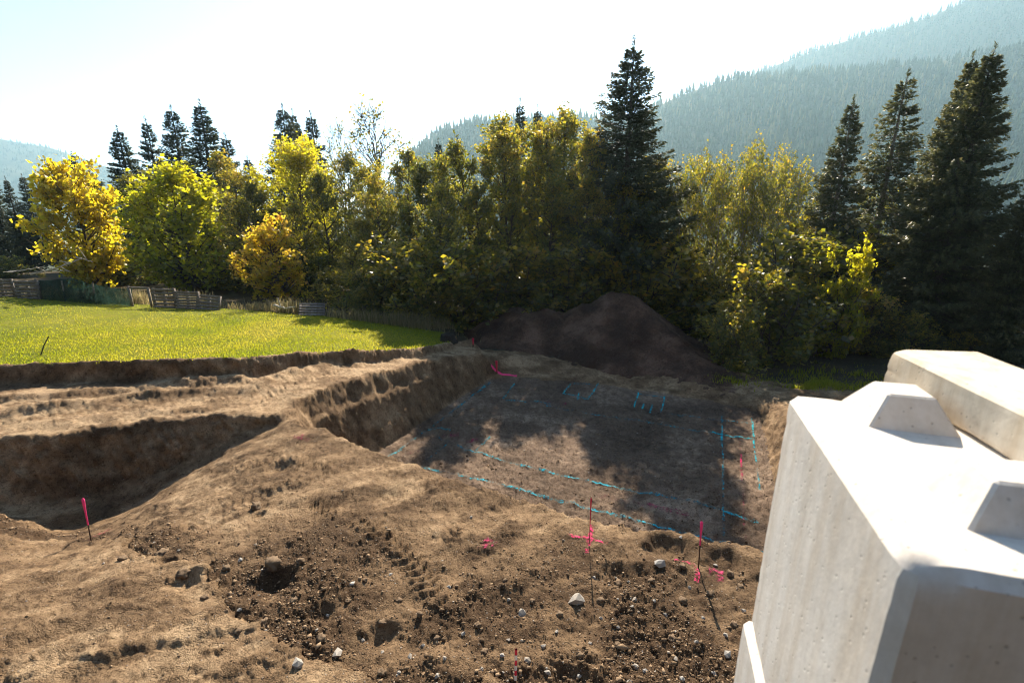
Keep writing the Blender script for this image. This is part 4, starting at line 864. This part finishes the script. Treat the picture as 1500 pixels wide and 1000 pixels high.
for i in range(1, 6):
    block(['', 'second concrete block down, its edge jutting out beneath the studded block', 'third concrete block from the top of the stack', 'fourth concrete block from the top of the stack', 'fifth concrete block from the top of the stack', 'bottom concrete block of the stack, set in the soil'][i],
          0.0, -0.012 - 0.002 * (i % 2), TOPZ - i * (BH + 0.004), 1 + i, [], 0.006 if i == 1 else 0.0, BL + 0.02)
pB = ORG + Adir * (1.67 * hB) + Bdir * (0.545 * hB)
bm_l = 1.55
e = tag(link('concrete_beam', None, None, (pB[0], pB[1], TOPZ + 0.002)), 'weathered cream concrete beam laid across the top of the studded block', 'concrete beam')
e.rotation_euler[2] = ROT + R(-8 + 16)
link('body', rough_box('beam_body', (0, -bm_l, 0), (0.45 * hB, 0, 0.215 * hB), M_BEAM, 0.010, 34, 0.002, 9, [(0, 0, 0.12, 0.03, 0.012)]), e)

# ------------------------------------------------------------------ survey stakes and spray paint
def on_ground(a, b, z0):
    p = at_z(a, b, z0)
    for _ in range(6):
        zz = 0.5 * p[2] + 0.5 * float(gsurf([p[0]], [p[1]])[0]); p = at_z(a, b, zz)
    return p
def stake(label, base_px, top_px, z0, mat_top, r=0.009, frac=0.45, name='survey_stake', thick=None, stripes=False):
    b = on_ground(base_px[0], base_px[1], z0); b[2] = gsurf([b[0]], [b[1]])[0]
    t = at_y(top_px[0], top_px[1], b[1]); d = t - b
    e = tag(link(name, None, None, tuple(b)), label, 'stake')
    v, f = tubes([(np.array([-0.15 * d, 0.3 * d, 0.7 * d, d * 0.99]), np.full(4, r))], 6); link('rod', mesh_np('rod', v, f, M_RUST), e)
    rt_ = thick or r * 2.4
    if stripes:
        for k_ in range(6):
            v, f = tubes([(np.array([d * (0.1 + 0.15 * k_), d * (0.25 + 0.15 * k_ - 0.005)]), np.full(2, rt_))], 7); link('band', mesh_np('band', v, f, mat_top if k_ % 2 else M_WHITE), e)
    else:
        v, f = tubes([(np.array([d * (1 - frac), d * (1 - frac * 0.5), d * 0.9, d * 0.97, d * 1.0]), np.array([rt_ * 0.6, rt_ * 0.8, rt_ * 1.25, rt_ * 1.3, rt_ * 0.3]))], 8); link('painted_tip', mesh_np('painted_tip', v, f, mat_top), e)
    return e
stake('leaning survey stake with pink tip beside the shaded bank', (134, 793), (121, 729), -1.25, M_PINKS, 0.010, 0.62, thick=0.018)
stake('survey stake with pink tip standing by the curved pink mark', (1023, 832), (1028, 763), 0.0, M_PINKS, 0.009, 0.5, thick=0.017)
stake('tall thin survey stake standing in the pink cross', (863, 799), (866, 728), 0.0, M_REDS, 0.005, 0.7, thick=0.009)
stake('red and white banded survey stake among the pebbles', (755, 1000), (756, 950), 0.0, M_REDS, 0.009, 0.9, thick=0.014, stripes=True)
stake('flat pink peg at the back corner of the pit', (728, 546), (727, 528), -2.2, M_REDS, 0.03, 0.98, thick=0.045)
stake('short red peg in front of the soil heap', (693, 508), (693, 495), -1.4, M_REDS, 0.03, 0.98, thick=0.04)
def paint(pts, z0, width, mat, parent, lift=0.014):
    P = np.array([on_ground(a, b, z0)[:2] for a, b in pts]); L = np.r_[0, np.cumsum(np.hypot(*np.diff(P, axis=0).T))]
    n = max(3, int(L[-1] / 0.04)); q = np.linspace(0, L[-1], n); cx, cy_ = np.interp(q, L, P[:, 0]), np.interp(q, L, P[:, 1])
    cx = cx + 0.03 * fbm(q * 1.5, 0 * q + z0, 0 * q + len(pts), 2, 0.5, int(pts[0][0])); tx, ty = np.gradient(cx), np.gradient(cy_); T = np.hypot(tx, ty) + 1e-9
    nx, ny = -ty / T, tx / T; wd = width * (0.8 + 0.4 * rng.random(n))
    rows = []
    for s in (-0.5, -0.17, 0.17, 0.5):
        X_, Y_ = cx + nx * wd * s, cy_ + ny * wd * s; rows.append(np.stack([X_, Y_, gsurf(X_, Y_) + lift], -1))
    v = np.stack(rows, 1).reshape(-1, 3); ii = np.arange(n * 4).reshape(n, 4)
    f = np.stack([ii[:-1, :-1], ii[1:, :-1], ii[1:, 1:], ii[:-1, 1:]], -1).reshape(-1, 4)[:, ::-1]
    return link('paint_line', mesh_np('paint_line', v, f, mat), ground[parent])
PF = 'pit_floor'; ZF = -2.48
for pts, w_, m_ in [
    ([(566, 673), (650, 692), (718, 706), (778, 722), (870, 748), (934, 764), (1010, 784), (1070, 796), (1118, 812)], 0.13, M_BLUE),
    ([(640, 640), (682, 660), (742, 676), (806, 692), (870, 706), (950, 722), (1030, 740), (1086, 758), (1112, 766)], 0.12, M_BLUE),
    ([(566, 672), (600, 648), (630, 628), (670, 598), (718, 560)], 0.11, M_BLUE),
    ([(626, 631), (640, 627), (660, 631)], 0.09, M_BLUEB), ([(656, 650), (640, 663), (622, 677)], 0.09, M_BLUE), ([(718, 640), (708, 650), (698, 660)], 0.09, M_BLUE),
    ([(754, 562), (746, 572), (737, 584)], 0.10, M_BLUEB), ([(740, 586), (778, 588), (806, 592)], 0.10, M_BLUE), ([(722, 560), (700, 575)], 0.1, M_BLUE),
    ([(836, 562), (830, 570), (824, 578)], 0.09, M_BLUEB), ([(838, 562), (856, 562), (876, 564)], 0.09, M_BLUE), ([(876, 562), (869, 574), (861, 585)], 0.10, M_BLUEB), ([(825, 577), (843, 580), (862, 585)], 0.09, M_BLUEB), ([(848, 576), (846, 586)], 0.08, M_BLUEB),
    ([(935, 575), (932, 586), (929, 597)], 0.09, M_BLUEB), ([(943, 592), (940, 600)], 0.09, M_BLUEB), ([(955, 593), (952, 605)], 0.09, M_BLUEB), ([(974, 580), (971, 592), (968, 604)], 0.09, M_BLUEB), ([(936, 577), (955, 580), (975, 582)], 0.08, M_BLUE),
    ([(800, 594), (830, 600), (910, 614), (990, 626), (1058, 637), (1106, 645)], 0.11, M_BLUE), ([(1040, 633), (1058, 637), (1106, 645)], 0.09, M_BLUEB), ([(980, 606), (1050, 616), (1100, 619)], 0.09, M_BLUE),
    ([(1057, 610), (1058, 640), (1059, 690), (1059, 740), (1060, 796)], 0.07, M_BLUE), ([(1057, 630), (1058, 655)], 0.09, M_BLUEB), ([(1101, 612), (1104, 645), (1108, 680), (1114, 718)], 0.07, M_BLUE), ([(1102, 616), (1104, 650)], 0.08, M_BLUEB),
    ([(1084, 643), (1086, 680), (1088, 730), (1092, 790)], 0.05, M_PINKF), ([(1085, 665), (1087, 705)], 0.07, M_PINK),
    ([(720, 547), (738, 549), (757, 551)], 0.13, M_PINKS),
    ([(640, 645), (655, 640), (672, 636)], 0.35, M_PINKF), ([(680, 648), (700, 644)], 0.25, M_PINKF), ([(596, 665), (615, 660)], 0.25, M_PINKF), ([(868, 722), (905, 732), (960, 742), (1030, 760)], 0.25, M_PINKF), ([(800, 588), (830, 592)], 0.3, M_PINKF)]:
    paint(pts, ZF, w_ * 0.65, m_, PF, 0.02)
for pts, z0, w_ in [([(832, 783), (850, 787), (870, 791), (891, 796)], 0, 0.06), ([(869, 770), (864, 785), (861, 797), (857, 811)], 0, 0.06), ([(987, 820), (1005, 824), (1018, 830), (1023, 842), (1021, 858)], 0, 0.06), ([(132, 794), (145, 786), (162, 777)], -1.2, 0.10)]:
    paint(pts, z0, w_, M_PINK, 'bare_soil_ground', 0.018)
paint([(1040, 838), (1062, 846)], 0, 0.3, M_PINKF, 'bare_soil_ground', 0.015); paint([(705, 795), (722, 800)], 0, 0.25, M_PINKF, 'bare_soil_ground', 0.015); paint([(430, 640), (455, 643)], 0, 0.2, M_PINKF, 'bare_soil_ground', 0.015)

# ------------------------------------------------------------------ stones, lumps and crumbs
def lump_mesh(name, seed, mat, sub=2, ang=0.35, flat=0.7):
    bm = bmesh.new(); bmesh.ops.create_icosphere(bm, subdivisions=sub, radius=1)
    c = np.array([v.co[:] for v in bm.verts]); q = 1 + ang * fbm(c[:, 0] * 1.6 + seed * 5, c[:, 1] * 1.6, c[:, 2] * 1.6, 4, 0.65, seed)
    for v, k_ in zip(bm.verts, q): v.co = Vector((v.co.x * k_, v.co.y * k_ * 0.85, v.co.z * k_ * flat))
    me = bpy.data.meshes.new(name); bm.to_mesh(me); bm.free(); me.materials.append(mat)
    for p in me.polygons: p.use_smooth = sub > 1
    return me
ST = [lump_mesh('stone', 400 + i, M_STONE, 1, 1.0, 0.75) for i in range(4)]; LU = [lump_mesh('soil_lump', 410 + i, M_CLODB, 3, 0.8, 0.75) for i in range(4)]
def scatter_named(lst, name, meshes, cat, sink=0.12):
    for i, (px, py, sz, label, group) in enumerate(lst):
        p = at_z(px, py, 0); 
        for _ in range(3): p = at_z(px, py, float(gsurf([p[0]], [p[1]])[0]))
        t_ = np.linalg.norm(p - np.array([0, 0, CAMZ])); r_ = sz / 2 / FPX * t_
        o = link(name, meshes[i % 4], None, (p[0], p[1], gsurf([p[0]], [p[1]])[0] + r_ * sink)); o.scale = (r_, r_, r_); o.rotation_euler = (random.uniform(-.4, .4), random.uniform(-.4, .4), random.random() * 6.28)
        tag(o, label, cat, group)
G1 = 'pale stones on the churned soil'; LB1 = 'small pale grey stone lying on the churned dark soil'
scatter_named([(965, 829, 15, 'round grey stone beside the hollow near the pink-tipped stake', None), (845, 879, 22, 'largest buff rock on the churned soil', None), (765, 898, 14, 'angular pale grey stone on the soil below the pink cross', None), (438, 973, 14, 'sharp white stone on the smooth slab of soil', None), (493, 958, 14, 'rounded buff stone at the broken edge of the soil slab', None)]
              + [(a, b, s * 0.8, LB1, G1) for a, b, s in [(745, 878, 8), (658, 860, 8), (572, 842, 7), (796, 946, 9), (772, 968, 12), (803, 985, 10), (745, 937, 7), (678, 928, 8), (652, 964, 8), (706, 980, 8), (865, 942, 7), (931, 976, 11), (945, 983, 8), (922, 998, 9), (848, 988, 8), (990, 965, 8), (1000, 995, 10), (1020, 940, 8), (1066, 960, 12), (1048, 985, 8), (1090, 895, 9), (1010, 860, 7), (1048, 828, 8), (997, 788, 7), (870, 843, 8), (930, 877, 10), (926, 888, 7), (958, 880, 7), (905, 918, 7), (880, 905, 7), (352, 820, 8), (350, 892, 7), (390, 924, 7), (530, 928, 8), (560, 955, 7), (600, 962, 9), (584, 985, 8), (620, 945, 7), (690, 758, 6), (502, 718, 5), (480, 902, 7), (640, 990, 9), (735, 960, 8), (1085, 985, 9), (1030, 905, 7), (975, 900, 7), (1062, 930, 8), (815, 925, 7)]], 'stone', ST, 'stone')
G2 = 'brown soil lumps on the rough ground'; LB2 = 'brown crumbly lump of soil on the rough ground'
scatter_named([(236, 812, 15, 'rounded soil lump casting a shadow beside the broken slab', None), (403, 846, 19, 'large dark soil lump beside a hollow in the rough ground', None), (375, 742, 14, 'lone soil lump on the smooth ramp towards the pit', None)]
              + [(a, b, s * 0.75, LB2, G2) for a, b, s in [(270, 848, 18), (180, 818, 12), (440, 822, 13), (318, 852, 10), (332, 832, 12), (430, 880, 13), (560, 915, 14), (510, 880, 10), (470, 935, 16), (385, 912, 14), (615, 900, 11), (700, 915, 13), (740, 850, 9), (905, 855, 16), (880, 880, 14), (955, 850, 13), (1000, 880, 15), (1040, 870, 12), (820, 900, 13), (985, 935, 15), (1075, 915, 12), (780, 880, 10), (850, 960, 13), (710, 955, 14), (640, 935, 12), (1085, 860, 11), (585, 880, 12), (330, 900, 13), (350, 925, 12), (300, 875, 11), (905, 945, 12), (560, 985, 14), (1000, 830, 12), (1070, 840, 12), (535, 850, 9), (650, 830, 8)]], 'soil_lump', LU, 'soil lump', 0.1)
def crumbs():
    g = np.random.default_rng(77)
    iv = np.array([(1, 0, 0), (0, 1, 0), (-1, 0, 0), (0, -1, 0), (0, 0, 1), (0, 0, -1)], float); itf = np.array([(0, 1, 4), (1, 2, 4), (2, 3, 4), (3, 0, 4), (1, 0, 5), (2, 1, 5), (3, 2, 5), (0, 3, 5)])
    cand = np.where(((reg_v == 0) & (rad.ravel() < 12.5)) | ((reg_v == 2) & (rad.ravel() < 17)))[0]
    w_ = (0.05 + 0.30 * (reg_v[cand] == 2) + 0.35 * loose[cand] * (reg_v[cand] == 0) + 1.0 * rough[cand] ** 1.3 + 0.45 * sstep(0.05, 0.4, steep[cand])) * (1 - 0.3 * inf['slab'][cand]) * rad.ravel()[cand] ** 1.2
    n = 62000; pk = g.choice(cand, n, p=w_ / w_.sum())
    P = V[pk] + np.stack([g.normal(size=n) * 0.02, g.normal(size=n) * 0.02, 0 * pk], -1)
    sz = np.minimum(0.004 + 0.0048 * g.exponential(size=n), 0.040) * (0.7 + 0.6 * rough[pk]) * np.where(reg_v[pk] == 2, 1.7, 1.0)
    a = g.random(n) * 6.28; ca, sa = np.cos(a), np.sin(a)
    q = iv[None] * (1 + 0.28 * g.normal(size=(n, 6, 1))) * np.stack([1 + 0.3 * g.random(n), 0.75 + 0.3 * g.random(n), 0.6 + 0.3 * g.random(n)], -1)[:, None]
    v = np.empty_like(q); v[..., 0] = q[..., 0] * ca[:, None] - q[..., 1] * sa[:, None]; v[..., 1] = q[..., 0] * sa[:, None] + q[..., 1] * ca[:, None]; v[..., 2] = q[..., 2]
    v = v * sz[:, None, None] + P[:, None]; v[..., 2] += sz[:, None] * 0.25
    f = (itf[None] + (np.arange(n) * 6)[:, None, None]).reshape(-1, 3)
    tint = np.where(g.random(n) > 0.03, g.random(n) * 0.85, 0.9 + 0.1 * g.random(n))
    o = link('soil_crumbs', mesh_np('soil_crumbs', v.reshape(-1, 3), f, M_CRUMB, False, {'tint': np.repeat(tint, 6)}))
    tag(o, 'crumbled earth and small pebbles scattered over the bare ground', 'soil', kind='stuff')
reg_v = np.where(forest_m > 0.5, 3, np.where(lawn_m > 0.5, 1, np.where(pit_m > 0.5, 2, 0)))
crumbs()

# ------------------------------------------------------------------ haze
def haze():
    m, n, l, out = new_mat('haze_air')
    v = n.new('ShaderNodeVolumePrincipled'); v.inputs['Color'].default_value = (0.56, 0.85, 1.0, 1); v.inputs['Density'].default_value = 0.00016; v.inputs['Anisotropy'].default_value = 0.5
    l.new(v.outputs[0], out.inputs['Volume'])
    vv, ff = box((-3600, -3300, -60), (3600, 3600, 660))
    tag(link('haze', mesh_np('haze', vv, ff, m, False)), kind='stuff')
haze()
